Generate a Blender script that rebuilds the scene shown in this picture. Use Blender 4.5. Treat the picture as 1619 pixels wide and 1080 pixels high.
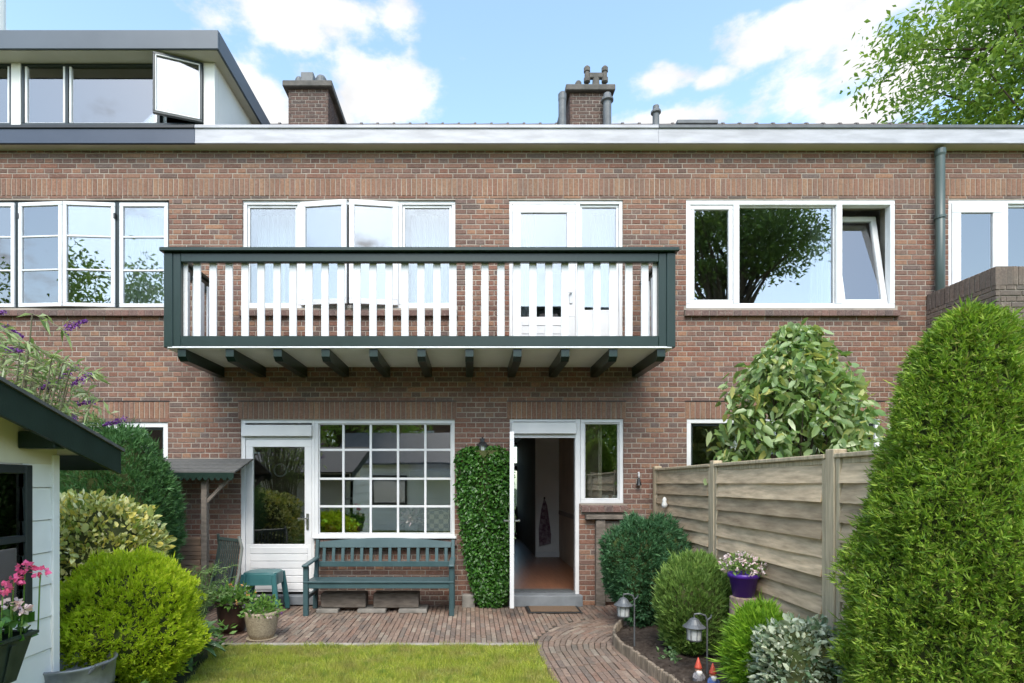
import bpy, math, random
import numpy as np
from mathutils import Vector, Matrix
random.seed(11); rng = np.random.default_rng(11)
for o in list(bpy.data.objects): bpy.data.objects.remove(o)
sc = bpy.context.scene; C = sc.collection
R = math.radians
# ---------------------------------------------------------------- camera, sky, sun, exposure
F, D, EYE, VX, VY = 876.0, 7.3, 1.6, 745.0, 765.0      # focal (px of the 1619 wide photo), metres to facade, eye height, vanishing point
cd = bpy.data.cameras.new('camera'); cam = bpy.data.objects.new('camera', cd); C.objects.link(cam)
cam.location = (0, -D, EYE); cam.rotation_euler = (R(90), 0, 0)
cd.sensor_width = 36; cd.lens = 36*F/1619; cd.shift_x = (809.5-VX)/1619; cd.shift_y = (VY-540)/1619
cd.clip_start = .05; cd.clip_end = 2000
sc.camera = cam
SUN_EL, SUN_AZ = 50, 184          # azimuth measured clockwise from +Y: the sun stands behind the camera, a little to the left
w = bpy.data.worlds.new('World'); sc.world = w; w.use_nodes = True
nt = w.node_tree; nt.nodes.clear()
def N(nt, t, **k):
    n = nt.nodes.new(t)
    for a, v in k.items(): setattr(n, a, v)
    return n
def LK(nt, a, b): nt.links.new(a, b)
out = N(nt, 'ShaderNodeOutputWorld'); bg = N(nt, 'ShaderNodeBackground'); LK(nt, bg.outputs[0], out.inputs[0])
sky = N(nt, 'ShaderNodeTexSky', sky_type='NISHITA', sun_disc=False, sun_elevation=R(SUN_EL), sun_rotation=R(SUN_AZ))
sky.air_density = 1.0; sky.dust_density = 1.2; sky.ozone_density = 1.5
tc = N(nt, 'ShaderNodeTexCoord'); DIR = tc.outputs['Generated']
def vm(op, a, b):
    n = N(nt, 'ShaderNodeVectorMath', operation=op); LK(nt, a, n.inputs[0])
    if isinstance(b, tuple): n.inputs[1].default_value = b
    else: LK(nt, b, n.inputs[1])
    return n
def ma(op, a, b=None, clamp=False):
    n = N(nt, 'ShaderNodeMath', operation=op, use_clamp=clamp)
    for i, v in enumerate((a, b)):
        if v is None: continue
        if isinstance(v, (int, float)): n.inputs[i].default_value = v
        else: LK(nt, v, n.inputs[i])
    return n.outputs[0]
field = None
# cumulus banks (direction of the centre as image-plane slopes, angular half sizes)
for (px, py, rx, rz) in ((430, 25, 110, 48), (540, 15, 95, 45), (625, 20, 50, 34), (415, 150, 80, 62), (600, 150, 115, 62), (500, 165, 90, 50), (1055, 130, 62, 24), (1125, 128, 40, 18), (1060, 185, 100, 26), (1300, 25, 150, 44),
                         (1265, 135, 85, 50), (1340, 110, 60, 45), (1400, 160, 110, 60), (1560, 60, 170, 90), (-150, 60, 160, 90), (1900, 120, 200, 70), (800, -260, 260, 90), (200, -300, 240, 100), (1350, -320, 250, 90)):
    v = Vector(((px-VX)/F, 1, (VY-py)/F)); L = v.length; v.normalize()
    s = vm('SUBTRACT', DIR, tuple(v)); s = vm('MULTIPLY', s.outputs[0], (F*L/rx, 2.0, F*L/rz*1.1))
    ln = N(nt, 'ShaderNodeVectorMath', operation='LENGTH'); LK(nt, s.outputs[0], ln.inputs[0])
    b = ma('SUBTRACT', 1.0, ln.outputs['Value'])
    field = b if field is None else ma('MAXIMUM', field, b)
n1 = N(nt, 'ShaderNodeTexNoise'); n1.inputs['Scale'].default_value = 2.3; n1.inputs['Detail'].default_value = 3
sv = vm('MULTIPLY', DIR, (1, 1, 1.9)); LK(nt, sv.outputs[0], n1.inputs['Vector'])
gen = ma('MULTIPLY', ma('SUBTRACT', n1.outputs['Fac'], .66), 4.0)          # the rest of the sky: the same broken cumulus
sepd = N(nt, 'ShaderNodeSeparateXYZ'); LK(nt, DIR, sepd.inputs[0])
front = ma('MULTIPLY', ma('SUBTRACT', sepd.outputs['Y'], .45), 6.0, True)
gen = ma('SUBTRACT', gen, front)
field = ma('MAXIMUM', field, gen)
n2 = N(nt, 'ShaderNodeTexNoise'); n2.inputs['Scale'].default_value = 9; n2.inputs['Detail'].default_value = 9; n2.inputs['Roughness'].default_value = .6
LK(nt, sv.outputs[0], n2.inputs['Vector'])
field = ma('ADD', field, ma('MULTIPLY', ma('SUBTRACT', n2.outputs['Fac'], .54), 3.2))
mr = N(nt, 'ShaderNodeMapRange', interpolation_type='SMOOTHSTEP'); LK(nt, field, mr.inputs[0])
mr.inputs[1].default_value = -.18; mr.inputs[2].default_value = .55
hz = N(nt, 'ShaderNodeMapRange', interpolation_type='SMOOTHSTEP'); LK(nt, sepd.outputs['Z'], hz.inputs[0]); hz.inputs[1].default_value = .0; hz.inputs[2].default_value = .12
mask = ma('MULTIPLY', mr.outputs[0], hz.outputs[0])
n3 = N(nt, 'ShaderNodeTexNoise'); n3.inputs['Scale'].default_value = 6; n3.inputs['Detail'].default_value = 5; LK(nt, sv.outputs[0], n3.inputs['Vector'])
cr = N(nt, 'ShaderNodeValToRGB'); LK(nt, n3.outputs['Fac'], cr.inputs[0])
cr.color_ramp.elements[0].position = .36; cr.color_ramp.elements[0].color = (1.85, 1.88, 1.94, 1)
cr.color_ramp.elements[1].position = .56; cr.color_ramp.elements[1].color = (2.45, 2.44, 2.43, 1)
sb = N(nt, 'ShaderNodeMix', data_type='RGBA', blend_type='MULTIPLY'); sb.inputs[0].default_value = 1
LK(nt, sky.outputs[0], sb.inputs[6]); sb.inputs[7].default_value = (1.1, 1.1, .98, 1)
mx = N(nt, 'ShaderNodeMix', data_type='RGBA'); LK(nt, mask, mx.inputs[0]); LK(nt, sb.outputs[2], mx.inputs[6]); LK(nt, cr.outputs[0], mx.inputs[7])
LK(nt, mx.outputs[2], bg.inputs[0]); bg.inputs[1].default_value = .15
sd = bpy.data.lights.new('sun', 'SUN'); sd.energy = 1.05; sd.angle = R(34); sd.color = (1, .95, .88)
sun = bpy.data.objects.new('sun', sd); C.objects.link(sun)
az, el = R(SUN_AZ), R(SUN_EL)
sdir = Vector((math.sin(az)*math.cos(el), math.cos(az)*math.cos(el), math.sin(el)))
sun.rotation_euler = sdir.to_track_quat('Z', 'Y').to_euler(); sun.location = sdir*40
sc.view_settings.view_transform = 'Standard'; sc.view_settings.look = 'None'; sc.view_settings.gamma = 1; sc.view_settings.use_curve_mapping = False
sc.view_settings.exposure = 1.64
sc.render.engine = 'CYCLES'; sc.cycles.max_bounces = 5; sc.cycles.diffuse_bounces = 3; sc.cycles.transmission_bounces = 4; sc.cycles.transparent_max_bounces = 8
# ---------------------------------------------------------------- helpers
def WX(px, y=0.): return (px-VX)*(D+y)/F
def WZ(py, y=0.): return EYE+(VY-py)*(D+y)/F
def wm(o):
    return (wm(o.parent) @ o.matrix_parent_inverse @ o.matrix_basis) if o.parent else o.matrix_basis.copy()
def setparent(o, p):
    if p is not None:
        o.parent = p; o.matrix_parent_inverse = wm(p).inverted()
def tag(o, label=None, cat=None, group=None, kind=None):
    for k, v in (('label', label), ('category', cat), ('group', group), ('kind', kind)):
        if v: o[k] = v
    return o
def thing(name, loc, label, cat, group=None):
    o = bpy.data.objects.new(name, None); C.objects.link(o); o.location = loc; o.empty_display_size = .1
    return tag(o, label, cat, group)
def copy_tree(o, parent=None):
    c = o.copy(); C.objects.link(c); c.parent = parent; c.matrix_parent_inverse = o.matrix_parent_inverse.copy()
    for ch in o.children: copy_tree(ch, c)
    return c
class MB:
    def __init__(s): s.v = []; s.f = []
    def add(s, vs, fs, M=None):
        b = len(s.v)
        s.v += [tuple(M @ Vector(p)) if M is not None else tuple(p) for p in vs]
        s.f += [tuple(b+i for i in f) for f in fs]; return s
    def box(s, x0, y0, z0, x1, y1, z1, b=0., M=None):
        if x1 < x0: x0, x1 = x1, x0
        if y1 < y0: y0, y1 = y1, y0
        if z1 < z0: z0, z1 = z1, z0
        b = min(b, .45*min(x1-x0, y1-y0, z1-z0))
        if b <= 0:
            vs = [(x, y, z) for z in (z0, z1) for y in (y0, y1) for x in (x0, x1)]
            return s.add(vs, [(0, 2, 3, 1), (4, 5, 7, 6), (0, 1, 5, 4), (2, 6, 7, 3), (0, 4, 6, 2), (1, 3, 7, 5)], M)
        vs = []; idx = {}
        for i, sx in enumerate((0, 1)):
            for j, sy in enumerate((0, 1)):
                for k, sz in enumerate((0, 1)):
                    X = (x0, x1)[i]; Y = (y0, y1)[j]; Z = (z0, z1)[k]
                    bx = b if i == 0 else -b; by = b if j == 0 else -b; bz = b if k == 0 else -b
                    for a, p in enumerate(((X, Y+by, Z+bz), (X+bx, Y, Z+bz), (X+bx, Y+by, Z))):
                        idx[i, j, k, a] = len(vs); vs.append(p)
        fs = []
        q = [(0, 0), (1, 0), (1, 1), (0, 1)]
        for a in range(3):
            for e in (0, 1):
                f = []
                for (m, n) in q:
                    t = [m, n]; t.insert(a, e); f.append(idx[t[0], t[1], t[2], a])
                fs.append(tuple(f if (e == 1) == (a != 1) else f[::-1]))
        for a in range(3):          # edges running along axis a
            o1, o2 = [k for k in range(3) if k != a]
            for (m, n) in q:
                def key(e, fa):
                    t = [0, 0, 0]; t[a] = e; t[o1] = m; t[o2] = n; return idx[t[0], t[1], t[2], fa]
                f = (key(0, o1), key(1, o1), key(1, o2), key(0, o2))
                fl = (m == n) != (a == 1)
                fs.append(f if not fl else f[::-1])
        for i in (0, 1):
            for j in (0, 1):
                for k in (0, 1):
                    f = tuple(idx[i, j, k, a] for a in range(3)); fs.append(f if (i+j+k) % 2 else f[::-1])
        return s.add(vs, fs, M)
    def bar(s, p, q, wd, ht, up=(0, 0, 1), b=.003):
        p = Vector(p); q = Vector(q); d = q-p; L = d.length; d.normalize(); u = Vector(up)
        if abs(d.dot(u)) > .99: u = Vector((0, 1, 0))
        x = d.cross(u).normalized(); z = x.cross(d)
        M = Matrix(((x.x, d.x, z.x, p.x), (x.y, d.y, z.y, p.y), (x.z, d.z, z.z, p.z), (0, 0, 0, 1)))
        return s.box(-wd/2, 0, -ht/2, wd/2, L, ht/2, b, M)
    def tube(s, pts, rad, n=8, cap=True):
        pts = [Vector(p) for p in pts]
        if not isinstance(rad, (list, tuple)): rad = [rad]*len(pts)
        vs = []; fs = []; up = None
        for i, p in enumerate(pts):
            t = (pts[min(i+1, len(pts)-1)]-pts[max(i-1, 0)]).normalized()
            if up is None: up = t.orthogonal().normalized()
            up = (up-t*up.dot(t)); up = up.normalized() if up.length > 1e-5 else t.orthogonal().normalized()
            w_ = t.cross(up)
            for k in range(n):
                a = 2*math.pi*k/n; vs.append(p+(up*math.cos(a)+w_*math.sin(a))*rad[i])
        for i in range(len(pts)-1):
            for k in range(n): fs.append((i*n+k, i*n+(k+1) % n, (i+1)*n+(k+1) % n, (i+1)*n+k))
        if cap: fs.append(tuple(range(n))[::-1]); fs.append(tuple((len(pts)-1)*n+k for k in range(n)))
        return s.add(vs, fs)
    def lathe(s, prof, c=(0, 0, 0), n=24, cap=True):
        vs = []; fs = []
        for (r, z) in prof:
            for k in range(n): a = 2*math.pi*k/n; vs.append((c[0]+r*math.cos(a), c[1]+r*math.sin(a), c[2]+z))
        for i in range(len(prof)-1):
            for k in range(n): fs.append((i*n+k, i*n+(k+1) % n, (i+1)*n+(k+1) % n, (i+1)*n+k))
        if cap: fs.append(tuple(range(n))[::-1]); fs.append(tuple((len(prof)-1)*n+k for k in range(n)))
        return s.add(vs, fs)
    def prism(s, poly, a, fwd):            # polygon of (x,z) or any 3D loop extruded by fwd
        vs = [Vector(p) for p in poly]; n = len(vs); fw = Vector(fwd)
        return s.add([tuple(p) for p in vs]+[tuple(p+fw) for p in vs], [tuple(range(n)), tuple(range(n, 2*n))[::-1]]+[(i, i+n, (i+1) % n+n, (i+1) % n) for i in range(n)])
    def frame(s, x0, z0, x1, z1, fw, y0, y1, b=.004, bot=None, M=None):
        bt = fw if bot is None else bot
        s.box(x0, y0, z1-fw, x1, y1, z1, b, M); s.box(x0, y0, z0, x1, y1, z0+bt, b, M)
        s.box(x0, y0, z0+bt, x0+fw, y1, z1-fw, b, M); s.box(x1-fw, y0, z0+bt, x1, y1, z1-fw, b, M); return s
    def build(s, name, m, parent=None, smooth=False):
        me = bpy.data.meshes.new(name); me.from_pydata(s.v, [], s.f); me.materials.append(m)
        if smooth: me.polygons.foreach_set('use_smooth', [True]*len(me.polygons))
        o = bpy.data.objects.new(name, me); C.objects.link(o); setparent(o, parent); return o
# ---------------------------------------------------------------- materials
def base(name):
    m = bpy.data.materials.new(name); m.use_nodes = True; t = m.node_tree; return m, t, t.nodes['Principled BSDF']
def mixc(t, f, a, b, mode='MIX'):
    n = N(t, 'ShaderNodeMix', data_type='RGBA', blend_type=mode)
    for i, v in ((0, f), (6, a), (7, b)):
        if isinstance(v, (int, float)): n.inputs[i].default_value = v
        elif isinstance(v, tuple): n.inputs[i].default_value = v if len(v) == 4 else v+(1,)
        else: LK(t, v, n.inputs[i])
    return n.outputs[2]
def noise(t, scale, detail=5, stretch=None, rough=.55):
    n = N(t, 'ShaderNodeTexNoise'); n.inputs['Scale'].default_value = scale; n.inputs['Detail'].default_value = detail; n.inputs['Roughness'].default_value = rough
    c = N(t, 'ShaderNodeTexCoord'); g = N(t, 'ShaderNodeNewGeometry')
    src = g.outputs['Position']
    if stretch:
        k = N(t, 'ShaderNodeVectorMath', operation='MULTIPLY'); LK(t, src, k.inputs[0]); k.inputs[1].default_value = stretch; src = k.outputs[0]
    LK(t, src, n.inputs['Vector']); return n.outputs['Fac']
def ramp(t, fac, stops, interp='LINEAR'):
    r = N(t, 'ShaderNodeValToRGB'); LK(t, fac, r.inputs[0]); e = r.color_ramp.elements; r.color_ramp.interpolation = interp
    while len(e) < len(stops): e.new(.5)
    for k, (p, c) in enumerate(stops): e[k].position = p; e[k].color = (c if len(c) == 4 else tuple(c)+(1,))
    return r.outputs[0]
def rnd(t):
    a = N(t, 'ShaderNodeObjectInfo').outputs['Random']; b = N(t, 'ShaderNodeNewGeometry').outputs['Random Per Island']
    n = N(t, 'ShaderNodeMath', operation='ADD'); LK(t, a, n.inputs[0]); LK(t, b, n.inputs[1])
    f = N(t, 'ShaderNodeMath', operation='FRACT'); LK(t, n.outputs[0], f.inputs[0]); return f.outputs[0]
def bump(t, p, h, strength, dist=.01):
    b = N(t, 'ShaderNodeBump'); b.inputs['Strength'].default_value = strength; b.inputs['Distance'].default_value = dist
    LK(t, h, b.inputs['Height']); LK(t, b.outputs[0], p.inputs['Normal'])
def mat(name, c1, c2=None, scale=6., rough=.6, bmp=0., bscale=60., metal=0., var=0., spec=.5, stretch=None, lo=.35, hi=.65, coat=0.):
    m, t, p = base(name); p.inputs['Roughness'].default_value = rough; p.inputs['Metallic'].default_value = metal
    p.inputs['Specular IOR Level'].default_value = spec; p.inputs['Coat Weight'].default_value = coat
    if c2 is None: c2 = tuple(x*.8 for x in c1)
    col = ramp(t, noise(t, scale, 6, stretch), [(lo, c1), (hi, c2)])
    if var:
        r = rnd(t); k = ramp(t, r, [(0, (1-var,)*3), (1, (1+var,)*3)])
        col = mixc(t, 1.0, col, k, 'MULTIPLY')
    LK(t, col, p.inputs['Base Color'])
    if bmp: bump(t, p, noise(t, bscale, 4, stretch), bmp, .004)
    return m
def brickmat(name, stops, grime=(.09, .075, .07), wash=.35):
    m, t, p = base(name); p.inputs['Roughness'].default_value = .88; p.inputs['Specular IOR Level'].default_value = .25
    c = ramp(t, rnd(t), stops)
    c = mixc(t, ramp(t, noise(t, 34, 5), [(.42, (0, 0, 0)), (.72, (.75, .75, .75))]), c, mixc(t, 1., c, (.52, .5, .52), 'MULTIPLY'))
    c = mixc(t, ramp(t, noise(t, 75, 4), [(.5, (0, 0, 0)), (.75, (.5, .5, .5))]), c, mixc(t, .5, c, (.42, .36, .3)))
    c = mixc(t, ramp(t, noise(t, 1.3, 6), [(.4, (0, 0, 0)), (.75, (wash,)*3)]), c, grime)
    c = mixc(t, ramp(t, noise(t, 2.2, 5, (3, 3, .3)), [(.5, (0, 0, 0)), (.75, (.45, .45, .45))]), c, mixc(t, 1., c, (.66, .66, .68), 'MULTIPLY'))
    c = mixc(t, ramp(t, noise(t, .8, 5), [(.38, (0, 0, 0)), (.7, (.5, .5, .5))]), c, mixc(t, 1., c, (1.25, 1.06, 1.0), 'MULTIPLY'))
    c = mixc(t, ramp(t, noise(t, 22, 6, None, .7), [(.56, (0, 0, 0)), (.74, (.55, .55, .55))]), c, (.34, .29, .25))
    LK(t, c, p.inputs['Base Color']); bump(t, p, noise(t, 140, 5), .5, .004); return m
def leafmat(name, cols, trans=.3, rough=.5, spec=.35, patch=None):
    m, t, p = base(name); p.inputs['Roughness'].default_value = rough; p.inputs['Specular IOR Level'].default_value = spec
    n = len(cols); r = rnd(t)
    c = ramp(t, r, [(i/(n-1), q) for i, q in enumerate(cols)])
    c = mixc(t, ramp(t, noise(t, 2.6, 3), [(.35, (0, 0, 0)), (.7, (.45,)*3)]), c, mixc(t, 1., c, (.72, .8, .7), 'MULTIPLY'))
    c = mixc(t, ramp(t, noise(t, 13, 3), [(.45, (0, 0, 0)), (.7, (.5,)*3)]), c, mixc(t, 1., c, (1.3, 1.2, 1.0), 'MULTIPLY'))
    if patch:
        c = mixc(t, ramp(t, noise(t, 3.2, 6, None, .65), [(.45, (0, 0, 0)), (.68, (.75,)*3)]), c, patch[0]); c = mixc(t, ramp(t, noise(t, 7.3, 5, None, .65), [(.52, (0, 0, 0)), (.7, (.7,)*3)]), c, patch[1])
    LK(t, c, p.inputs['Base Color'])
    tr = N(t, 'ShaderNodeBsdfTranslucent'); LK(t, mixc(t, 1., c, (1.1, 1.15, .7), 'MULTIPLY'), tr.inputs[0])
    ms = N(t, 'ShaderNodeMixShader'); ms.inputs[0].default_value = trans
    LK(t, p.outputs[0], ms.inputs[1]); LK(t, tr.outputs[0], ms.inputs[2]); LK(t, ms.outputs[0], t.nodes['Material Output'].inputs[0]); return m
def glassmat(name, refl=.2, tint=(.85, .9, .9), wav=.12):
    m = bpy.data.materials.new(name); m.use_nodes = True; t = m.node_tree; t.nodes.clear()
    o = N(t, 'ShaderNodeOutputMaterial'); a = N(t, 'ShaderNodeBsdfTransparent'); a.inputs[0].default_value = tint+(1,)
    g = N(t, 'ShaderNodeBsdfGlossy'); g.inputs['Roughness'].default_value = .0; g.inputs[0].default_value = (.95, .93, .93, 1)
    lw = N(t, 'ShaderNodeFresnel'); lw.inputs[0].default_value = 1.5
    k = N(t, 'ShaderNodeMath', operation='MULTIPLY_ADD', use_clamp=True); LK(t, lw.outputs[0], k.inputs[0]); k.inputs[1].default_value = 1.6; k.inputs[2].default_value = refl
    b = N(t, 'ShaderNodeBump'); b.inputs['Strength'].default_value = wav; b.inputs['Distance'].default_value = .004
    LK(t, noise(t, 2.2, 1), b.inputs['Height']); LK(t, b.outputs[0], g.inputs['Normal'])
    ms = N(t, 'ShaderNodeMixShader'); LK(t, k.outputs[0], ms.inputs[0]); LK(t, a.outputs[0], ms.inputs[1]); LK(t, g.outputs[0], ms.inputs[2]); LK(t, ms.outputs[0], o.inputs[0]); return m
BR = [(0, (.125, .075, .06)), (.14, (.19, .088, .06)), (.3, (.225, .125, .09)), (.45, (.15, .092, .076)), (.6, (.21, .115, .083)), (.72, (.28, .155, .095)), (.82, (.135, .1, .09)), (.92, (.22, .105, .072)), (1, (.1, .078, .07))]
SO = [(0, (.19, .1, .068)), (.2, (.245, .14, .088)), (.4, (.21, .112, .078)), (.6, (.27, .16, .1)), (.8, (.195, .115, .085)), (1, (.23, .125, .085))]
M = {}
M['brick'] = brickmat('brick', BR); M['soldier'] = brickmat('soldier brick', SO, wash=.2)
M['sillbrick'] = brickmat('sill brick', [(0, (.13, .085, .075)), (.5, (.17, .1, .085)), (1, (.11, .08, .075))], wash=.5)
M['oldbrick'] = brickmat('weathered brick', [(0, (.13, .1, .085)), (.4, (.17, .125, .1)), (.7, (.12, .095, .085)), (1, (.15, .105, .085))], (.11, .105, .09), .6)
M['chimbrick'] = brickmat('chimney brick', [(0, (.075, .05, .045)), (.5, (.11, .068, .056)), (1, (.065, .05, .046))])
M['mortar'] = mat('mortar', (.37, .325, .275), (.24, .21, .18), 3, .95, .5, 120, spec=.1)
M['chimmortar'] = mat('chimney mortar', (.3, .27, .24), (.2, .18, .16), 3, .95, .4, 120, spec=.1)
M['white'] = mat('white frame paint', (.69, .69, .695), (.58, .585, .595), 2.1, .42, .06, 60, var=.05, spec=.5)
M['whitedirty'] = mat('white gutter paint', (.43, .43, .465), (.32, .32, .345), 1.6, .5, stretch=(1.5, 1, 9))
M['soffit'] = mat('cream soffit paint', (.56, .53, .44), (.48, .45, .37), 1.5, .6)
M['deckwhite'] = mat('off white underside', (.74, .73, .68), (.66, .65, .6), 2, .6)
M['green'] = mat('dark green gloss paint', (.006, .019, .013), (.008, .023, .017), 3, .3, .08, 90, spec=.4, coat=.05)
M['greenold'] = mat('worn dark green paint', (.007, .02, .014), (.011, .027, .02), 7, .42, .15, 70, spec=.3)
M['anthra'] = mat('anthracite cladding', (.075, .092, .115), (.065, .08, .1), 2, .45)
M['navy'] = mat('dark blue grey gutter', (.03, .042, .07), (.04, .052, .082), 2, .4)
M['darkframe'] = mat('dark frame paint', (.014, .022, .024), (.02, .03, .032), 3, .35)
M['render'] = mat('white cheek board', (.72, .71, .68), (.66, .65, .62), 2, .6)
M['glass'] = glassmat('window glass', .1); M['glassdark'] = glassmat('ground floor glass', .15, (.88, .92, .9)); M['glassmid'] = glassmat('muntin window glass', .17, (.85, .88, .86), .15); M['glassup'] = glassmat('mirroring glass', .17, (.8, .84, .86), .1)
def curtainmat():
    m, t, p = base('net curtain'); p.inputs['Roughness'].default_value = .9; p.inputs['Base Color'].default_value = (.86, .88, .88, 1)
    tr = N(t, 'ShaderNodeBsdfTranslucent'); tr.inputs[0].default_value = (.86, .88, .88, 1)
    ms = N(t, 'ShaderNodeMixShader'); ms.inputs[0].default_value = .35
    LK(t, p.outputs[0], ms.inputs[1]); LK(t, tr.outputs[0], ms.inputs[2]); LK(t, ms.outputs[0], t.nodes['Material Output'].inputs[0]); return m
M['curtain'] = curtainmat()
M['room'] = mat('room plaster', (.5, .48, .45), (.45, .43, .4), 1, .9)
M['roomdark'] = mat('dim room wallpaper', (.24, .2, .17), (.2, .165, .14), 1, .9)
M['roomfloor'] = mat('wooden floor', (.22, .1, .055), (.16, .07, .04), 4, .35, stretch=(8, 1, 1))
M['hallwood'] = mat('hall panelling', (.5, .4, .31), (.42, .33, .25), 3, .6)
M['hallwhite'] = mat('hall plaster', (.8, .79, .78), None, 1, .8)
M['tile'] = mat('roof tile', (.09, .07, .062), (.07, .06, .055), 8, .7, .3, 40)
M['lead'] = mat('lead grey', (.12, .13, .14), (.08, .088, .095), 6, .55)
M['concrete'] = mat('weathered concrete', (.26, .245, .22), (.16, .15, .135), 7, .9, .5, 60)
M['metalblack'] = mat('black metal', (.018, .019, .021), None, 5, .4, spec=.5)
M['metalgrey'] = mat('grey metal', (.13, .14, .15), (.09, .095, .1), 20, .5, metal=.3)
M['zinc'] = mat('zinc', (.3, .32, .34), (.18, .19, .2), 9, .45, .1, 40, metal=.6)
M['benchpaint'] = mat('blue green bench paint', (.035, .075, .082), (.048, .092, .1), 5, .4, .12, 60, var=.12)
M['plasticgreen'] = mat('green plastic', (.03, .115, .12), (.036, .13, .135), 4, .4)
M['wood'] = mat('weathered fence wood', (.64, .49, .33), (.34, .25, .165), 2.2, .85, .5, 40, var=.3, stretch=(1, 2.2, 16), spec=.2, lo=.3, hi=.72)
M['woodpost'] = mat('fence post wood', (.55, .45, .31), (.36, .29, .2), 3.2, .85, .4, 40, stretch=(14, 14, 1), spec=.2)
M['woodgrey'] = mat('grey weathered wood', (.2, .17, .145), (.11, .095, .08), 4, .9, .5, 40, stretch=(2, 8, 8), spec=.2)
M['plank'] = mat('stacked plank wood', (.3, .2, .14), (.2, .135, .095), 4, .9, .4, 40, var=.25, stretch=(1, 8, 8), spec=.2)
M['palisade'] = mat('palisade wood', (.27, .22, .165), (.15, .125, .1), 9, .9, .5, 60, var=.25, stretch=(6, 6, 1), spec=.2)
M['felt'] = mat('roofing felt', (.07, .07, .068), (.1, .1, .095), 20, .9, .5, 200)
M['shedwhite'] = mat('white shed siding', (.86, .86, .84), (.78, .78, .76), 3, .55, .08, 50)
M['shedcream_lit'] = mat('cream soffit and warm-lit gable', (.7, .66, .53), (.62, .58, .46), 3, .6)  # cream soffit; on the gable it paints in the warm light on the siding
M['potbrown'] = mat('brown glazed pot', (.055, .028, .02), (.035, .02, .016), 7, .35)
M['potbeige'] = mat('speckled beige pot', (.42, .35, .25), (.24, .19, .13), 70, .6, .2, 90)
M['potred'] = mat('red glazed pot', (.2, .012, .014), None, 4, .2)
M['potgrey'] = mat('grey zinc pot', (.3, .31, .32), None, 8, .4)
M['potpurple'] = mat('purple plastic pot', (.075, .018, .27), (.085, .022, .3), 4, .35)
M['boxgreen'] = mat('dark green plastic trough', (.012, .025, .02), (.03, .045, .035), 12, .5, .15, 60)
M['soil'] = mat('bed soil', (.035, .026, .02), (.075, .06, .05), 22, .95, .9, 50, spec=.1)
M['earth'] = mat('earth', (.05, .045, .03), (.05, .07, .028), 3, .95, .6, 40, spec=.1)
M['lawnbase'] = mat('lawn ground', (.24, .25, .06), (.15, .2, .04), 5, .95, .5, 80, spec=.1)
M['sand'] = mat('paving sand', (.09, .075, .06), (.055, .048, .04), 14, .95, .5, 80, spec=.1)
M['paver'] = brickmat('clay paver', [(0, (.2, .14, .11)), (.2, (.245, .175, .135)), (.4, (.155, .12, .1)), (.55, (.27, .2, .155)), (.7, (.215, .135, .1)), (.85, (.32, .265, .21)), (1, (.135, .11, .095))], (.11, .11, .085), .5)
M['kerb'] = mat('light kerb', (.36, .33, .28), (.25, .23, .19), 9, .9, .4, 60)
M['mat'] = mat('coir mat', (.17, .11, .07), (.12, .08, .05), 60, .95, .8, 200)
M['rubber'] = mat('black rubber', (.015, .015, .015), None, 9, .7)
M['stone'] = mat('blue stone', (.2, .22, .24), (.15, .165, .18), 6, .5)
M['bark'] = mat('bark', (.11, .085, .065), (.06, .048, .038), 14, .95, .9, 30, stretch=(3, 3, .6), spec=.1)
M['stumpbark'] = mat('birch stump bark', (.34, .25, .2), (.16, .11, .085), 22, .95, .8, 30)
M['towel'] = mat('plum towel', (.09, .035, .06), (.25, .2, .22), 16, .95)
M['oldconcrete'] = mat('sooty concrete', (.12, .11, .1), (.07, .066, .06), 7, .9, .5, 60)
M['brass'] = mat('dull steel', (.5, .5, .5), None, 5, .25, metal=.9)
M['frost'] = mat('frosted lamp glass', (.5, .52, .52), (.4, .42, .42), 30, .2)
# ---------------------------------------------------------------- brickwork
PITCH, JT, BL = .067, .011, .242
_bc = {}
def brick_data(w_, h_, dp, m):
    k = (round(w_, 3), round(h_, 3), round(dp, 3), m.name)
    if k not in _bc:
        me = bpy.data.meshes.new('brick'); v, f = brick_vf(w_, h_, dp); me.from_pydata(v, [], f); me.materials.append(m); _bc[k] = me
    return _bc[k]
def brick_vf(w_, h_, dp, c=.004):
    a, b = w_/2, h_/2
    v = [(-a+c, 0, -b+c), (a-c, 0, -b+c), (a-c, 0, b-c), (-a+c, 0, b-c), (-a, c, -b), (a, c, -b), (a, c, b), (-a, c, b), (-a, dp, -b), (a, dp, -b), (a, dp, b), (-a, dp, b)]
    f = [(0, 1, 2, 3)]+[(i+4, (i+1) % 4+4, (i+1) % 4, i) for i in range(4)]+[(i+8, (i+1) % 4+8, (i+1) % 4+4, i+4) for i in range(4)]
    return v, f
def courses(x0, x1, z0, z1, holes=(), off=0.):
    res = []; k = 0; z = z0
    while z < z1-.03:
        za, zb = z, min(z+PITCH-JT, z1); iv = [(x0, x1)]
        for (a, b, c, d) in holes:
            if min(d, zb)-max(c, za) > .02:
                nv = []
                for (p, q) in iv:
                    if b <= p or a >= q: nv.append((p, q)); continue
                    if a > p: nv.append((p, a))
                    if b < q: nv.append((b, q))
                iv = nv
        u = BL if k % 2 == 0 else BL/2
        o = off+(BL/2 if k % 4 == 2 else 0)+(BL/4 if k % 2 else 0)
        for (p, q) in iv:
            if q-p < .02: continue
            e = math.floor((p-o)/u)*u+o; cuts = [p]
            while e < q:
                if e > p+.045 and e < q-.045: cuts.append(e)
                e += u
            cuts.append(q)
            for a, b in zip(cuts[:-1], cuts[1:]):
                res.append([a if a == p else a+JT/2, b if b == q else b-JT/2, za, zb])
        k += 1; z = z0+k*PITCH
    return res
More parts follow.
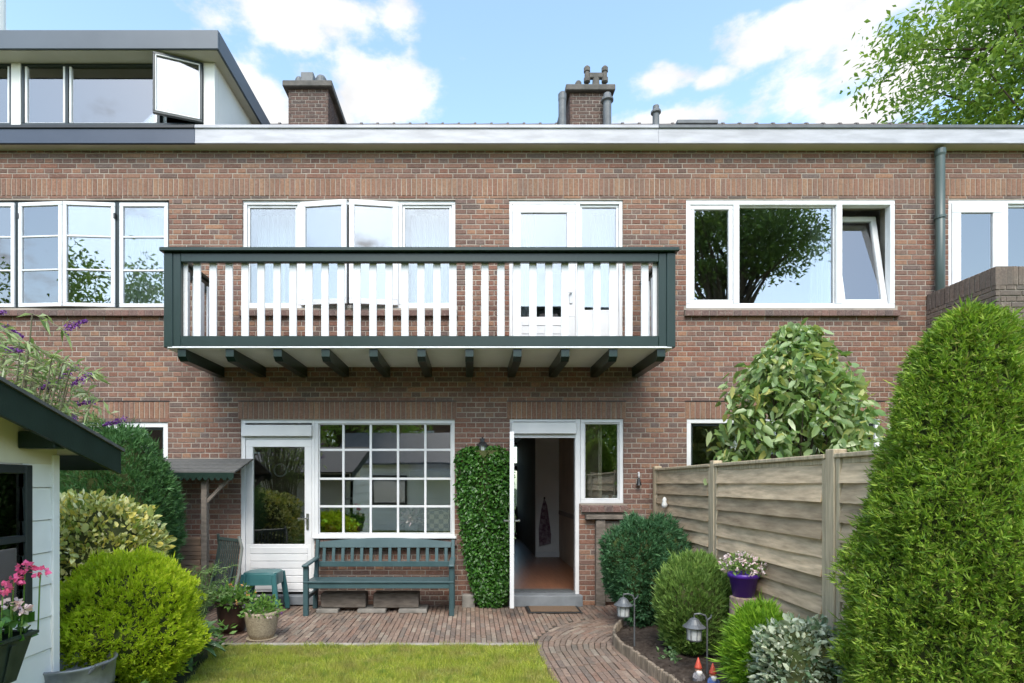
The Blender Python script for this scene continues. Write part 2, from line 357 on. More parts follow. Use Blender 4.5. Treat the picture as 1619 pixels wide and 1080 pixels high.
def lay(parent, pieces, m, origin=(0, 0, 0), rz=0., dp=.09, singles=300, prefer=None, name='brick', mass='brickwork', jit=.0018):
    if prefer: order = sorted(range(len(pieces)), key=lambda i: prefer(pieces[i]))
    else: order = list(range(len(pieces)))
    sing = set(order[:singles]); R_ = Matrix.Translation(origin) @ Matrix.Rotation(rz, 4, 'Z'); Pi = wm(parent).inverted()
    mb = MB()
    for i, (a, b, c, d) in enumerate(pieces):
        L = Matrix.Translation(((a+b)/2, random.uniform(-jit, jit), (c+d)/2)) @ Matrix.Rotation(random.uniform(-.006, .006), 4, 'Z') @ Matrix.Rotation(random.uniform(-.004, .004), 4, 'Y')
        if i in sing:
            o = bpy.data.objects.new(name, brick_data(b-a, d-c, dp, m)); C.objects.link(o); o.parent = parent; o.matrix_parent_inverse = Pi; o.matrix_basis = R_ @ L
        else:
            v, f = brick_vf(b-a, d-c, dp); mb.add(v, f, R_ @ L)
    if mb.v:
        o = mb.build(mass, m, parent); o['kind'] = 'stuff'
def soldiers(x0, x1, z0, z1):
    n = max(1, round((x1-x0)/PITCH)); p = (x1-x0)/n
    return [[x0+i*p+JT/2, x0+(i+1)*p-JT/2, z0+.004, z1-.004] for i in range(n)]
def backing(x0, x1, z0, z1, holes, y0, y1):
    xs = sorted({x0, x1, *[min(max(v, x0), x1) for h in holes for v in h[:2]]}); zs = sorted({z0, z1, *[min(max(v, z0), z1) for h in holes for v in h[2:]]})
    solid = lambda i, k: 0 <= i < len(xs)-1 and 0 <= k < len(zs)-1 and not any(h[0] < (xs[i]+xs[i+1])/2 < h[1] and h[2] < (zs[k]+zs[k+1])/2 < h[3] for h in holes)
    mb = MB()
    for i in range(len(xs)-1):
        for k in range(len(zs)-1):
            if not solid(i, k): continue
            a, b, c, d = xs[i], xs[i+1], zs[k], zs[k+1]
            mb.add([(a, y0, c), (b, y0, c), (b, y0, d), (a, y0, d)], [(0, 1, 2, 3)]); mb.add([(a, y1, c), (b, y1, c), (b, y1, d), (a, y1, d)], [(3, 2, 1, 0)])
            for (di, dk, q) in ((-1, 0, ((a, c), (a, d))), (1, 0, ((b, c), (b, d))), (0, -1, ((a, c), (b, c))), (0, 1, ((a, d), (b, d)))):
                if not solid(i+di, k+dk):
                    (p, r), (s, t) = q; mb.add([(p, y0, r), (s, y0, t), (s, y1, t), (p, y1, r)], [(0, 1, 2, 3)])
    return mb
# ---------------------------------------------------------------- windows
def sash(par, x0, z0, x1, z1, y, fw=.055, m=None, mx=(), mz=(), th=.045, mw=.022, X=None, glass='glass', bot=None, name='sash'):
    m = m or M['white']
    def bld(mb, nm, mt):
        if X is not None: mb.v = [tuple(X @ Vector(p)) for p in mb.v]
        return mb.build(nm, mt, par)
    bld(MB().frame(x0, z0, x1, z1, fw, y, y+th, .004, bot), name, m)
    bt = fw if bot is None else bot
    bld(MB().box(x0+fw-.004, y+th*.45, z0+bt-.004, x1-fw+.004, y+th*.45+.006, z1-fw+.004), 'pane', M[glass])
    for q in mx: bld(MB().box(q-mw/2, y+.006, z0+bt, q+mw/2, y+th-.008, z1-fw, .003), 'muntin', m)
    for q in mz:
        xs = [x0+fw]+[v for s in mx for v in (s-mw/2, s+mw/2)]+[x1-fw]
        for a, b in zip(xs[::2], xs[1::2]): bld(MB().box(a, y+.0065, q-mw/2, b, y+th-.0085, q+mw/2, .003), 'muntin', m)
def curtain(label, x0, x1, z0, z1, y, folds=9, amp=.03, group=None):
    n = folds*8; vs = []; ph = random.random()*6
    for k in (0, 1, 2):
        z = z0+(z1-z0)*k/2
        for i in range(n+1):
            u = i/n; a = amp*(1.1-.3*k/2)
            vs.append((x0+(x1-x0)*u, y+a*math.sin(u*folds*6.283+ph)+a*.5*math.sin(u*folds*2.7+ph*2), z))
    fs = [(k*(n+1)+i, k*(n+1)+i+1, (k+1)*(n+1)+i+1, (k+1)*(n+1)+i) for k in (0, 1) for i in range(n)]
    b = len(vs); mb = MB(); mb.add(vs, fs)
    o = mb.build('curtain', M['curtain'], None, True); return tag(o, label, 'curtain', group)
def room(house, x0, x1, z0, z1, y1, wall='room', floor='roomfloor', y0=.29):
    e = .003
    mb = MB(); mb.box(x0-.05, y0, z0-.05, x0, y1, z1).box(x1, y0, z0-.05, x1+.05, y1, z1).box(x0-.05, y1, z0-.05, x1+.05, y1+.05, z1+.05).box(x0-.05, y0, z1, x1+.05, y1, z1+.05)
    mb.build('room_wall', M[wall], house); MB().box(x0, y0, z0-.045, x1, y1-e, z0).build('room_floor', M[floor], house)
# ---------------------------------------------------------------- the row of houses
ZT = 6.02                                             # top of the brick wall
SB0, SB1 = WZ(310), WZ(282)                          # running soldier band
hx = (-7.6, WX(322), WX(1035), 9.2)
# openings: x0, x1, z0, z1
UZ0, UZ1 = WZ(487), WZ(316)
LU = (WX(-64), WX(267), UZ0, UZ1); LG = (WX(60), WX(265), WZ(810), WZ(667))
MU = (WX(383), WX(720), UZ0, UZ1); MD = (WX(805), WX(985), 3.26, UZ1)
MG = (WX(380), WX(719), .13, WZ(664)); MGD = (WX(380), WX(497), .13, WZ(664)); MGW = (WX(497), WX(719), WZ(850), WZ(664))
ME = (WX(806), WX(916), .13, WZ(662)); MS = (WX(916), WX(986), WZ(796), WZ(662))
RU = (WX(1085), WX(1416), UZ0, UZ1); RD = (WX(1500), WX(1680), 3.26, UZ1); RG = (WX(1086), WX(1392), WZ(815), WZ(662))
houses = []; allex = {}
specs = [('house', 'brick row house at left with dark dormer on its roof', [LU, LG], [(LU, 0), (LG, 1)]),
         ('house', 'middle brick row house with the green and white balcony', [MU, MD, MGD, MGW, ME, MS], [(MU, 0), ((MG), 1), ((ME[0], MS[1], 0, ME[3]), 1)]),
         ('house', 'brick row house at right with the grey green drainpipe', [RU, RD, RG], [(RU, 0), (RG, 1)])]
for hi, (nm, lab, holes, _) in enumerate(specs):
    x0, x1 = hx[hi], hx[hi+1]
    h = thing(nm, ((x0+x1)/2, 0, 0), lab, 'house', 'row of brick houses'); houses.append(h)
    wall = backing(x0, x1, -.15, ZT, holes, .005, .28).build('wall', M['mortar'], h)
    gl = []                                          # ground floor soldier lintels
    if hi == 0: gl = [(WX(140)-.6, WX(268))]
    if hi == 1: gl = [(WX(376), WX(722)), (WX(801), WX(990))]
    if hi == 2: gl = [(WX(1083), WX(1400))]
    GL0, GL1 = WZ(664)+.01, WZ(635)
    sills = [(o[0]-.03, o[1]+.03, UZ0-.125, UZ0) for o in holes if o in (LU, MU, RU)]
    if hi == 1: sills += [(MGW[0]+.03, MGW[1]+.03, MGW[2]-.11, MGW[2]), (MS[0]+.02, MS[1]+.05, MS[2]-.12, MS[2])]
    if hi == 2: sills += [(RG[0]-.03, RG[1]+.03, RG[2]-.12, RG[2])]
    if hi == 0: sills += [(LG[0]-.03, LG[1]+.03, LG[2]-.12, LG[2])]
    ex = list(holes)+[(hx[0], hx[3], SB0, SB1)]+[(a, b, GL0, GL1) for a, b in gl]+sills
    allex[hi] = ex
    pcs = courses(hx[0], hx[3], 0.0, SB0, ex)+courses(hx[0], hx[3], SB1+.004, ZT, ex)
    pcs = [p for p in pcs if x0 <= (p[0]+p[1])/2 < x1]
    cxp = (WX(0)+WX(322))/2 if hi == 0 else (x0+x1)/2 if hi == 1 else 4.6
    def prefer(p, hi=hi):
        u = (p[0]+p[1])/2; z = (p[2]+p[3])/2; hid = 0
        if hi == 1 and 3.0 < z < 4.3 and WX(300) < u < WX(1030): hid = 1
        if hi != 1 and z < 2.7: hid = 1
        if hi == 1 and z < 1.0: hid = 1
        if abs(u) > 6.05 or (hi == 2 and u > 5.9): hid = 2
        return (hid, -round(min(p[1]-p[0], .23), 2), random.random())
    lay(wall, pcs, M['brick'], (0, 0, 0), 0, .1, 300, prefer)
    so = soldiers(x0, x1, SB0, SB1)
    for a, b in gl: so += soldiers(a, b, GL0, GL1)
    vis = [s for s in so if -6.4 < s[0] < 7.4]
    lay(wall, vis, M['soldier'], (0, -.002, 0), 0, .1, 300, None, 'soldier_brick', 'soldier_bricks')
    for a, b in gl: MB().box(a, -.006, GL1+.001, b, .006, GL1+.012).build('flashing', M['metalblack'], wall)
    for (a, b, c, d) in sills:
        n = max(2, round((b-a)/.105)); p = (b-a)/n
        for i in range(n):
            u0, u1 = a+i*p+.004, a+(i+1)*p-.004
            mb = MB(); mb.add([(u0, -.055, c+.01), (u1, -.055, c+.01), (u1, -.05, d-.045), (u0, -.05, d-.045), (u0, .06, d-.005), (u1, .06, d-.005), (u1, .06, c+.012), (u0, .06, c+.012)],
                              [(0, 1, 2, 3), (3, 2, 5, 4), (0, 3, 4, 7), (1, 6, 5, 2), (0, 7, 6, 1), (4, 5, 6, 7)])
            mb.build('sill_brick', M['sillbrick'], wall)
        MB().box(a+.001, -.046, c+.011, b-.001, .05, d-.05).build('sill_mortar', M['mortar'], wall)
    for o in holes:
        if o[3] == UZ1: MB().box(o[0]-.02, .035, UZ1-.002, o[1]+.02, .12, SB0+.002).build('lintel', M['metalblack'], wall)
HL, HM, HR = houses
# gutters, roofs
GY = -.15
def gutter(h, x0, x1, mt, mlip):
    z0, z1 = WZ(227, GY), WZ(198, GY); e = .003
    mb = MB(); mb.box(x0, GY, z0, x1, GY+.03, z1-.02, .004).build('gutter', mt, h)
    MB().box(x0, GY-.018, z1-.045, x1, GY-.0005, z1, .006).build('gutter_lip', mlip, h)
    MB().box(x0, GY-.01, z0-.002, x1, GY-.0005, z0+.018, .004).build('gutter_bead', mt, h)
    MB().box(x0, GY+.03, z0+.006, x1, .27, z0+.03).build('soffit', M['soffit'], h)
    MB().box(x0, -.004, ZT-.03, x1, .007, z0+.006).build('frieze', M['soffit'], h)
    MB().box(x0, GY+.03, z1-.06, x1, .1, z1-.045).build('gutter_bed', M['lead'], h)
gutter(HL, hx[0], WX(308, GY), M['navy'], M['metalblack']); gutter(HM, WX(308, GY)+.001, hx[2], M['whitedirty'], M['whitedirty']); gutter(HR, hx[2]+.001, hx[3], M['whitedirty'], M['lead'])
RY, RZ = 4.0, WZ(196.5, 4.0); EZ = WZ(197.5, GY)-.02
for h, x0, x1 in ((HL, hx[0], hx[1]), (HM, hx[1], hx[2]), (HR, hx[2], hx[3])):
    # corrugated tile slopes
    for (ya, za, yb, zb, nm) in ((-.05, EZ-.03, RY, RZ-.02, 'roof'), (RY+.02, RZ-.02, 8.4, EZ-.03, 'rear_roof')):
        mb = MB(); vs = []; n = int((x1-x0)/.06)
        for (yy, zz) in ((ya, za), (yb, zb)):
            for i in range(n+1): vs.append((x0+(x1-x0)*i/n, yy, zz-.035+.016*math.sin(i*math.pi/2)))
        for (yy, zz) in ((ya, za-.15), (yb, zb-.15)):
            for i in range(n+1): vs.append((x0+(x1-x0)*i/n, yy, zz))
        q = n+1; fs = []
        for i in range(n): fs += [(i, i+1, q+i+1, q+i), (2*q+i, 3*q+i, 3*q+i+1, 2*q+i+1), (i, 2*q+i, 2*q+i+1, i+1), (q+i, q+i+1, 3*q+i+1, 3*q+i)]
        mb.add(vs, fs); ro = mb.build(nm, M['tile'], h)
        if nm == 'roof': rf = ro
    n = round((x1-x0)/.337); p = (x1-x0)/n
    for i in range(n):
        mb = MB(); pts = [(x0+i*p, RY, RZ-.1), (x0+(i+1)*p-.05, RY, RZ-.1), (x0+(i+1)*p-.045, RY, RZ-.1), (x0+(i+1)*p-.002, RY, RZ-.1)]
        mb.tube(pts, [.095, .1, .118, .118], 12); mb.build('ridge_tile', M['tile'], rf)
    MB().box(x0, .3, -.1, x0+.06, 8.2, ZT-.3).build('party_wall', M['mortar'], h)
    backing(x0, x1, -.1, ZT-.1, [(.56, 2.56, .16, 2.7)] if h is HM else [], 8.2, 8.4).build('rear_wall', M['brick'], h)  # middle house opening made wide to let extra daylight into the hall
# rooms behind the windows
UF = 3.2
room(HL, -7.4, WX(300), UF, 5.75, 3.4); room(HL, -7.4, WX(300), .15, 2.75, 3.6, 'roomdark')
room(HM, WX(345), WX(760), UF, 5.75, 3.6); room(HM, WX(790), WX(1005), UF, 5.75, 3.6)
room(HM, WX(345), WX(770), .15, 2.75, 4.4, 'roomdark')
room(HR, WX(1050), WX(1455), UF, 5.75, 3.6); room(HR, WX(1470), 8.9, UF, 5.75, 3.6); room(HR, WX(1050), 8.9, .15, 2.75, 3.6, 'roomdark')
# hall behind the open door
x0h, x1h = .45, 1.74
MB().box(x0h, .29, .1, x1h+.9, 8.19, .15).build('hall_floor', M['roomfloor'], HM)
MB().box(x0h-.05, .29, .1, x0h, 8.19, 2.8).build('hall_wall', M['hallwhite'], HM)
MB().box(x1h, .29, .1, x1h+.05, 3.72, 2.8).build('hall_wall', M['hallwood'], HM)
MB().box(x1h-.02, .6, 1.0, x1h-.001, 3.6, 1.08, .006).build('dado_rail', M['roomdark'], HM)
MB().box(WX(847, 3.66), 3.66, .151, x1h-.001, 3.76, 2.75).build('hall_wall', M['hallwhite'], HM)
MB().box(WX(847, 3.66)-.01, 3.63, .152, x1h-.002, 3.659, .26, .006).build('skirting', M['white'], HM)
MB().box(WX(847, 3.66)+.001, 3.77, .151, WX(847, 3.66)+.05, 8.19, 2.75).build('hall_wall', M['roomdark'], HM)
MB().box(x0h, .29, 2.75, x1h+.9, 8.19, 2.8).build('hall_ceiling', M['hallwhite'], HM)
MB().box(x1h+.9, 3.77, .1, x1h+.95, 8.19, 2.8).build('hall_wall', M['hallwhite'], HM)
fd = MB().frame(.56, .16, 2.56, 2.7, .06, 8.22, 8.3).box(1.44, 8.23, .22, 1.5, 8.29, 2.64).box(.62, 8.23, 2.1, 1.44, 8.29, 2.18).build('front_door_frame', M['white'], HM)  # side glazing widened beyond the door to brighten the hall
MB().frame(.622, .222, 1.438, 2.098, .13, 8.235, 8.285, .004, .75).build('front_door', M['darkframe'], fd)
MB().box(.74, 8.255, .96, 1.32, 8.26, 1.98).build('pane', M['glass'], fd); MB().box(.615, 8.255, 2.17, 1.445, 8.26, 2.65).build('pane', M['glass'], fd); MB().box(1.495, 8.255, .21, 2.51, 8.26, 2.65).build('pane', M['glass'], fd)
# ---- left house windows
wn = MB().frame(LU[0], LU[2], LU[1], LU[3], .035, .03, .11, .004, .03)
for px in (25, 184.5): wn.box(WX(px)-.03, .028, LU[2]+.03, WX(px)+.03, .11, LU[3]-.035)
wn = wn.build('window', M['darkframe'], HL)
zz = (WZ(427), WZ(374))
for (a, b) in ((-62, 22), (28, 101), (102, 181), (188, 265)):
    X = None
    if a == 28: hp = Vector((WX(28), .01, 0)); X = Matrix.Translation(hp) @ Matrix.Rotation(R(-4), 4, 'Z') @ Matrix.Translation(-hp)
    if a == 102: hp = Vector((WX(181), .01, 0)); X = Matrix.Translation(hp) @ Matrix.Rotation(R(4), 4, 'Z') @ Matrix.Translation(-hp)
    sash(wn, WX(a), WZ(485.5), WX(b), WZ(320), .004, .05, M['white'], (), zz, X=X, glass='glassup')
    if X: MB().box(hp.x-.012, -.006, WZ(345), hp.x+.012, .02, WZ(337)).build('hinge', M['metalblack'], wn)
wn = MB().frame(LG[0], LG[2], LG[1], LG[3], .07, .02, .1).box(WX(180)-.03, .021, LG[2]+.07, WX(180)+.03, .1, LG[3]-.07).build('window', M['white'], HL)
sash(wn, WX(180)+.032, LG[2]+.072, LG[1]-.072, LG[3]-.072, .05, .03, M['darkframe'], glass='glassdark'); sash(wn, LG[0]+.072, LG[2]+.072, WX(180)-.032, LG[3]-.072, .05, .03, M['darkframe'], glass='glassdark')
curtain('white net curtain behind the muntined window at far left', LU[0]+.1, WX(20), UZ0-.05, UZ1, .45); curtain('white net curtain behind the rightmost muntined casement left of the balcony', WX(150), LU[1]-.03, UZ0-.05, UZ1, .45, 11)
# dormer on the left house
DY = .02; dz0, dz1 = WZ(202, DY), WZ(80, DY)
dx1 = WX(340, DY); dr = WX(345, -.22)
dm = MB().box(-7.6, -.22, WZ(77, -.22), dr-.001, -.19, WZ(47, -.22), .006).build('dormer', M['anthra'], HL)
ztop = WZ(47, -.22); zbot = WZ(77, -.22)
MB().prism([(-7.6, -.189, ztop-.02), (dr-.002, -.189, ztop-.02), (dr-.002, 3.1, ztop-.02), (-7.6, 3.1, ztop-.02)], 0, (0, 0, -.05)).build('dormer_roof', M['lead'], dm)
MB().prism([(dr-.03, -.188, ztop-.001), (dr-.03, -.188, zbot), (dr-.03, 1.9, zbot+.0), (dr-.03, 2.15, ztop-.001)], 0, (.03, 0, 0)).build('dormer_side_fascia', M['anthra'], dm)
MB().box(-7.6, -.188, zbot, dr-.031, 1.8, zbot+.02).build('dormer_soffit', M['soffit'], dm)
MB().prism([(dx1-.06, DY+.1, WZ(203, DY)-.05), (dx1-.06, DY+.1, zbot-.002), (dx1-.06, 1.95, zbot-.002)], 0, (.06, 0, 0)).build('dormer_cheek', M['render'], dm)
MB().box(WX(322, DY), DY-.01, dz0-.1, dx1, DY+.098, zbot-.002, .004).build('corner_board', M['render'], dm)
MB().box(-7.6, DY, dz0-.1, WX(322, DY)-.001, DY+.09, WZ(198, DY)).build('dormer_sill_board', M['render'], dm)
f_ = MB().frame(WX(33, DY), WZ(198, DY)+.001, WX(322, DY)-.002, zbot-.003, .035, DY+.005, DY+.09)
f_.box(WX(102.5, DY), DY+.006, WZ(198, DY)+.036, WX(107, DY), DY+.09, zbot-.039).box(WX(248, DY), DY+.006, WZ(198, DY)+.036, WX(252, DY), DY+.09, zbot-.039)
f_.build('dormer_frame', M['darkframe'], dm)
MB().box(WX(18, DY), DY-.005, WZ(198, DY)+.001, WX(33, DY)-.001, DY+.09, zbot-.003).build('mullion_board', M['render'], dm)
MB().frame(-7.5, WZ(198, DY)+.001, WX(18, DY)-.001, zbot-.003, .035, DY+.005, DY+.09).build('dormer_frame', M['darkframe'], dm)
zl, zh = WZ(196.5, DY), zbot-.045
sash(dm, WX(38, DY), zl, WX(102, DY), WZ(94, DY), DY+.01, .03, M['white'], glass='glassup'); sash(dm, WX(108, DY), zl, WX(247.5, DY), WZ(94, DY), DY+.012, .03, M['white'], glass='glassup')
sash(dm, -7.4, zl, WX(14, DY), WZ(94, DY), DY+.01, .03, M['white'], glass='glassup')
hp = Vector((WX(321, DY), DY-.005, 0)); X = Matrix.Translation(hp) @ Matrix.Rotation(R(20), 4, 'Z') @ Matrix.Translation(-hp)
sash(dm, WX(252, DY), zl, WX(321, DY), zh+.02, DY-.045, .028, M['darkframe'], X=X, glass='glassup', name='open_casement')
mb = MB().frame(WX(252, DY)+.029, zl+.029, WX(321, DY)-.029, zh-.009, .014, DY-.049, DY-.03); mb.v = [tuple(X @ Vector(p)) for p in mb.v]; mb.build('casement_bead', M['white'], dm)
for mzs in (WZ(92, DY),): MB().box(WX(107.5, DY), DY+.004, mzs, WX(247.5, DY), DY+.05, mzs+.03, .003).build('vent_strip', M['white'], dm)
room(HL, -7.4, WX(318), 6.25, zbot+.0, 2.6, y0=.12)
curtain('white net curtain inside the dormer window', WX(40), WX(240), 6.3, zbot-.03, .35, 14)
MB().tube([(dr-.05, 1.75, zbot-.06), (dr+.12, 1.72, zbot-.08), (dr+.14, 1.7, zbot-.22), (dr+.02, 1.55, zbot-.42)], .035, 10).build('dormer_spout', M['lead'], dm)
# ---- middle house upper window
wn = MB().frame(MU[0], MU[2], MU[1], MU[3], .05, .03, .11)
for px in (472.5, 632): wn.box(WX(px)-.03, .029, MU[2]+.05, WX(px)+.03, .11, MU[3]-.05, .004)
wn = wn.build('window', M['white'], HM)
zA, zB = MU[2]+.052, MU[3]-.052
sash(wn, MU[0]+.052, zA, WX(472.5)-.032, zB, .05, .03, th=.04); sash(wn, WX(632)+.032, zA, MU[1]-.052, zB, .05, .03, th=.04)
for (a, b, hs, ang) in ((475.5, 551, 475.5, -7), (553, 629, 629, 7)):
    hp = Vector((WX(hs), .02, 0)); X = Matrix.Translation(hp) @ Matrix.Rotation(R(ang), 4, 'Z') @ Matrix.Translation(-hp)
    sash(wn, WX(a), zA-.02, WX(b), zB+.02, -.012, .07, X=X, glass='glassup')
curtain('pale net curtain in the left light of the window above the balcony', MU[0]+.04, WX(470), UZ0-.08, UZ1, .42, 13); curtain('pale net curtain in the right light of the window above the balcony', WX(645), MU[1]-.03, UZ0-.08, UZ1, .42, 11)
# balcony door and side light
wn = MB().frame(MD[0], MD[2], MD[1], MD[3], .045, .02, .11).box(WX(914)-.03, .019, MD[2]+.045, WX(914)+.03, .11, MD[3]-.045, .004).build('balcony_door_frame', M['white'], HM)
sash(wn, MD[0]+.047, MD[2]+.047, WX(914)-.032, MD[3]-.047, .022, .11, glass='glassup', bot=.5, name='balcony_door', th=.05)
for k in range(4): MB().box(MD[0]+.17, .014, MD[2]+.1+k*.11, WX(914)-.15, .0215, MD[2]+.2+k*.11, .003).build('door_panel_board', M['white'], wn)
sash(wn, WX(914)+.032, WZ(492), MD[1]-.047, MD[3]-.047, .045, .03, glass='glassup')
MB().box(WX(914)+.032, .04, MD[2]+.046, MD[1]-.047, .08, WZ(492)-.001).build('infill_panel', M['white'], wn)
MB().box(WX(903)-.02, .008, 3.98, WX(903)+.02, .0215, 4.2, .004).bar((WX(903), -.02, 4.12), (WX(903)-.11, -.02, 4.12), .018, .02).bar((WX(903), -.02, 4.12), (WX(903), .01, 4.12), .018, .018).build('door_handle', M['white'], wn)
curtain('pale net curtain behind the glazed balcony door', MD[0]+.1, WX(853), UF+.05, UZ1, .4, 8); curtain('pale net curtain behind the narrow light beside the balcony door', WX(945), MD[1]-.02, UF+.05, UZ1, .4, 7)
# ---- right house upper window (tilted light)
wn = MB().frame(RU[0], RU[2], RU[1], RU[3], .06, .01, .11)
for px in (1165, 1328): wn.box(WX(px)-.04, .009, RU[2]+.06, WX(px)+.04, .11, RU[3]-.06, .004)
wn = wn.build('window', M['white'], HR)
zA, zB = RU[2]+.062, RU[3]-.062
sash(wn, RU[0]+.062, zA, WX(1165)-.042, zB, .02, .055, glass='glassup', bot=.055); sash(wn, WX(1165)+.042, zA, WX(1328)-.042, zB, .045, .015, glass='glassup')
hp = Vector((0, .06, zA)); X = Matrix.Translation(hp) @ Matrix.Rotation(R(-10), 4, 'X') @ Matrix.Translation(-hp)
sash(wn, WX(1328)+.044, zA, RU[1]-.066, zB-.01, .045, .07, glass='glassup', X=X, name='tilted_sash')
curtain('pale curtain behind the tilted light of the right window', WX(1325), RU[1]+.05, UZ0-.1, UZ1+.02, .62, 10)
wn = MB().frame(RD[0], RD[2], RD[1], RD[3], .045, .01, .11).box(WX(1590)-.04, .009, RD[2]+.045, WX(1590)+.04, .11, RD[3]-.045).build('balcony_door_frame', M['white'], HR)
sash(wn, RD[0]+.047, RD[2]+.047, WX(1590)-.042, RD[3]-.047, .0, .12, glass='glassup', bot=.4, name='balcony_door', th=.05); sash(wn, WX(1590)+.042, RD[2]+.047, RD[1]-.047, RD[3]-.047, .04, .03, glass='glassup')
wn = MB().frame(RG[0], RG[2], RG[1], RG[3], .06, .01, .11).box(WX(1240)-.03, .011, RG[2]+.06, WX(1240)+.03, .11, RG[3]-.06).build('window', M['white'], HR)
sash(wn, RG[0]+.062, RG[2]+.062, WX(1240)-.032, RG[3]-.062, .045, .03, M['darkframe'], glass='glassdark'); sash(wn, WX(1240)+.032, RG[2]+.062, RG[1]-.062, RG[3]-.062, .045, .03, M['darkframe'], glass='glassdark')
# ---- middle house ground floor: closed door with muntin window
xd = WX(497)
wn = MB().frame(MGW[0]+.001, MGW[2], MGW[1], MG[3], .045, .02, .11).build('window', M['white'], HM)
sash(wn, MGW[0]+.047, MGW[2]+.047, MGW[1]-.047, MG[3]-.047, .04, .012, mx=[WX(v) for v in (541.5, 585, 628.5, 672)], mz=[WZ(v) for v in (711, 757, 801)], glass='glassmid', mw=.03)
MB().box(MGW[0]-.02, -.05, MGW[2]-.012, MGW[1]+.02, .019, MGW[2]+.018, .006).build('window_board', M['white'], wn)
df = MB().box(MG[0], .02, .14, MG[0]+.055, .11, MG[3], .004).box(xd-.04, .02, .14, xd, .11, MG[3], .004).box(MG[0]+.055, .02, MG[3]-.04, xd-.04, .11, MG[3], .004).build('door_frame', M['white'], HM)
MB().box(MG[0]+.02, -.03, WZ(690), xd-.03, .018, WZ(672), .006).build('shutter_box', M['white'], df)
MB().box(MG[0]+.056, .03, WZ(695)+.002, xd-.041, .1, WZ(690)-.001).build('transom', M['white'], df)
dl, dr_ = MG[0]+.058, xd-.043
dz = WZ(861)
dfr = MB().frame(dl, .17, dr_, WZ(695), .095, .03, .085, .004, dz-.17).build('door', M['white'], df)
MB().box(dl+.09, .052, dz-.004, dr_-.09, .058, WZ(695)-.09).build('pane', M['glassdark'], df)
for k in range(6): MB().box(dl+.06, .021, .2+k*.095, dr_-.05, .0295, .2+k*.095+.086, .004).build('door_board', M['white'], df)
MB().box(MG[0]-.01, -.08, .02, xd+.03, .06, .135, .006).build('doorstep', M['stone'], df)
MB().box(dr_-.07, .015, WZ(838), dr_-.035, .0295, WZ(812), .004).bar((dr_-.052, -.02, WZ(820)), (dr_-.17, -.02, WZ(820)), .018, .02).bar((dr_-.052, -.02, WZ(820)), (dr_-.052, .02, WZ(820)), .018, .018).build('door_handle', M['brass'], df)
# ---- open door with side light
df = MB().box(ME[0], .02, .14, ME[0]+.05, .12, ME[3], .004).box(WX(910), .02, .14, WX(918), .12, ME[3], .004).box(ME[0]+.05, .02, ME[3]-.04, WX(910), .12, ME[3], .004).build('door_frame', M['white'], HM)
MB().box(ME[0]+.02, -.03, WZ(686), WX(911), .018, WZ(668), .006).build('shutter_box', M['white'], df)
MB().box(ME[0]+.051, .03, WZ(692)+.002, WX(910)-.001, .1, WZ(686)-.001).build('transom', M['white'], df)
MB().box(ME[0]-.02, -.1, .0, WX(918)+.01, .28, .145, .006).build('doorstep', M['stone'], df)
MB().box(ME[0]+.06, .1, .146, WX(908), .28, .165).build('threshold', M['metalgrey'], df)
hp = Vector((ME[0]+.055, .0, 0)); X = Matrix.Translation(hp) @ Matrix.Rotation(R(-94), 4, 'Z') @ Matrix.Translation(-hp)
mb = MB().frame(hp.x, .165, hp.x+.93, 2.2, .1, -.055, -.005, .004, .62); mb.v = [tuple(X @ Vector(p)) for p in mb.v]; mb.build('open_door', M['white'], df)
mb = MB().box(hp.x+.095, -.033, .78, hp.x+.835, -.027, 2.105); mb.v = [tuple(X @ Vector(p)) for p in mb.v]; mb.build('pane', M['glassdark'], df)
for sgn in (-.065, .005):
    mb = MB().box(hp.x+.86, sgn-(.004 if sgn < 0 else .0), 1.06, hp.x+.9, sgn+.004, 1.24).bar((hp.x+.88, sgn+(-.05 if sgn < 0 else .05), 1.17), (hp.x+.76, sgn+(-.05 if sgn < 0 else .05), 1.17), .02, .02).bar((hp.x+.88, sgn, 1.17), (hp.x+.88, sgn+(-.05 if sgn < 0 else .05), 1.17), .018, .018)
    mb.v = [tuple(X @ Vector(p)) for p in mb.v]; mb.build('door_handle', M['brass'], df)
wn = MB().frame(MS[0]+.02, MS[2], MS[1], MS[3], .05, .02, .11).build('window', M['white'], HM)
sash(wn, MS[0]+.072, MS[2]+.052, MS[1]-.052, MS[3]-.052, .04, .015, glass='glassdark')
MB().box(MS[0]+.02, .111, MS[2]-.02, MS[1]+.1, .28, MS[2]+.01).build('inner_sill', M['white'], wn)
MB().box(MGW[0], .111, MGW[2]-.02, MGW[1], .32, MGW[2]+.01).build('inner_sill', M['white'], HM)
# ---------------------------------------------------------------- balcony (part of the middle house)
bf = 1.02; BY = -bf; k = (D+BY)/F
bx0, bx1 = WX(259, BY), WX(1068, BY); pw = .19
zc1 = WZ(393, BY); zr0 = WZ(414, BY); zb1 = WZ(531, BY); zb0 = WZ(548, BY)
bal = MB().box(bx0+.03, BY+.02, zb0-.02, bx1-.03, -.003, zb0+.02).build('balcony', M['deckwhite'], HM)
MB().box(bx0+.05, BY+.06, zb0+.021, bx1-.05, -.003, zb0+.05).build('deck', M['woodgrey'], bal)
MB().box(bx0-.03, BY-.05, zc1-.045, bx1+.03, BY+.1, zc1, .008).build('cap_rail', M['green'], bal)
for sx in (bx0, bx1): MB().box(sx-.03 if sx == bx0 else sx-.1, BY+.101, zc1-.045, sx+.1 if sx == bx0 else sx+.03, -.003, zc1, .008).build('cap_rail', M['green'], bal)
MB().box(bx0+pw, BY+.0, zr0, bx1-pw, BY+.06, zc1-.046, .006).build('top_rail', M['green'], bal)
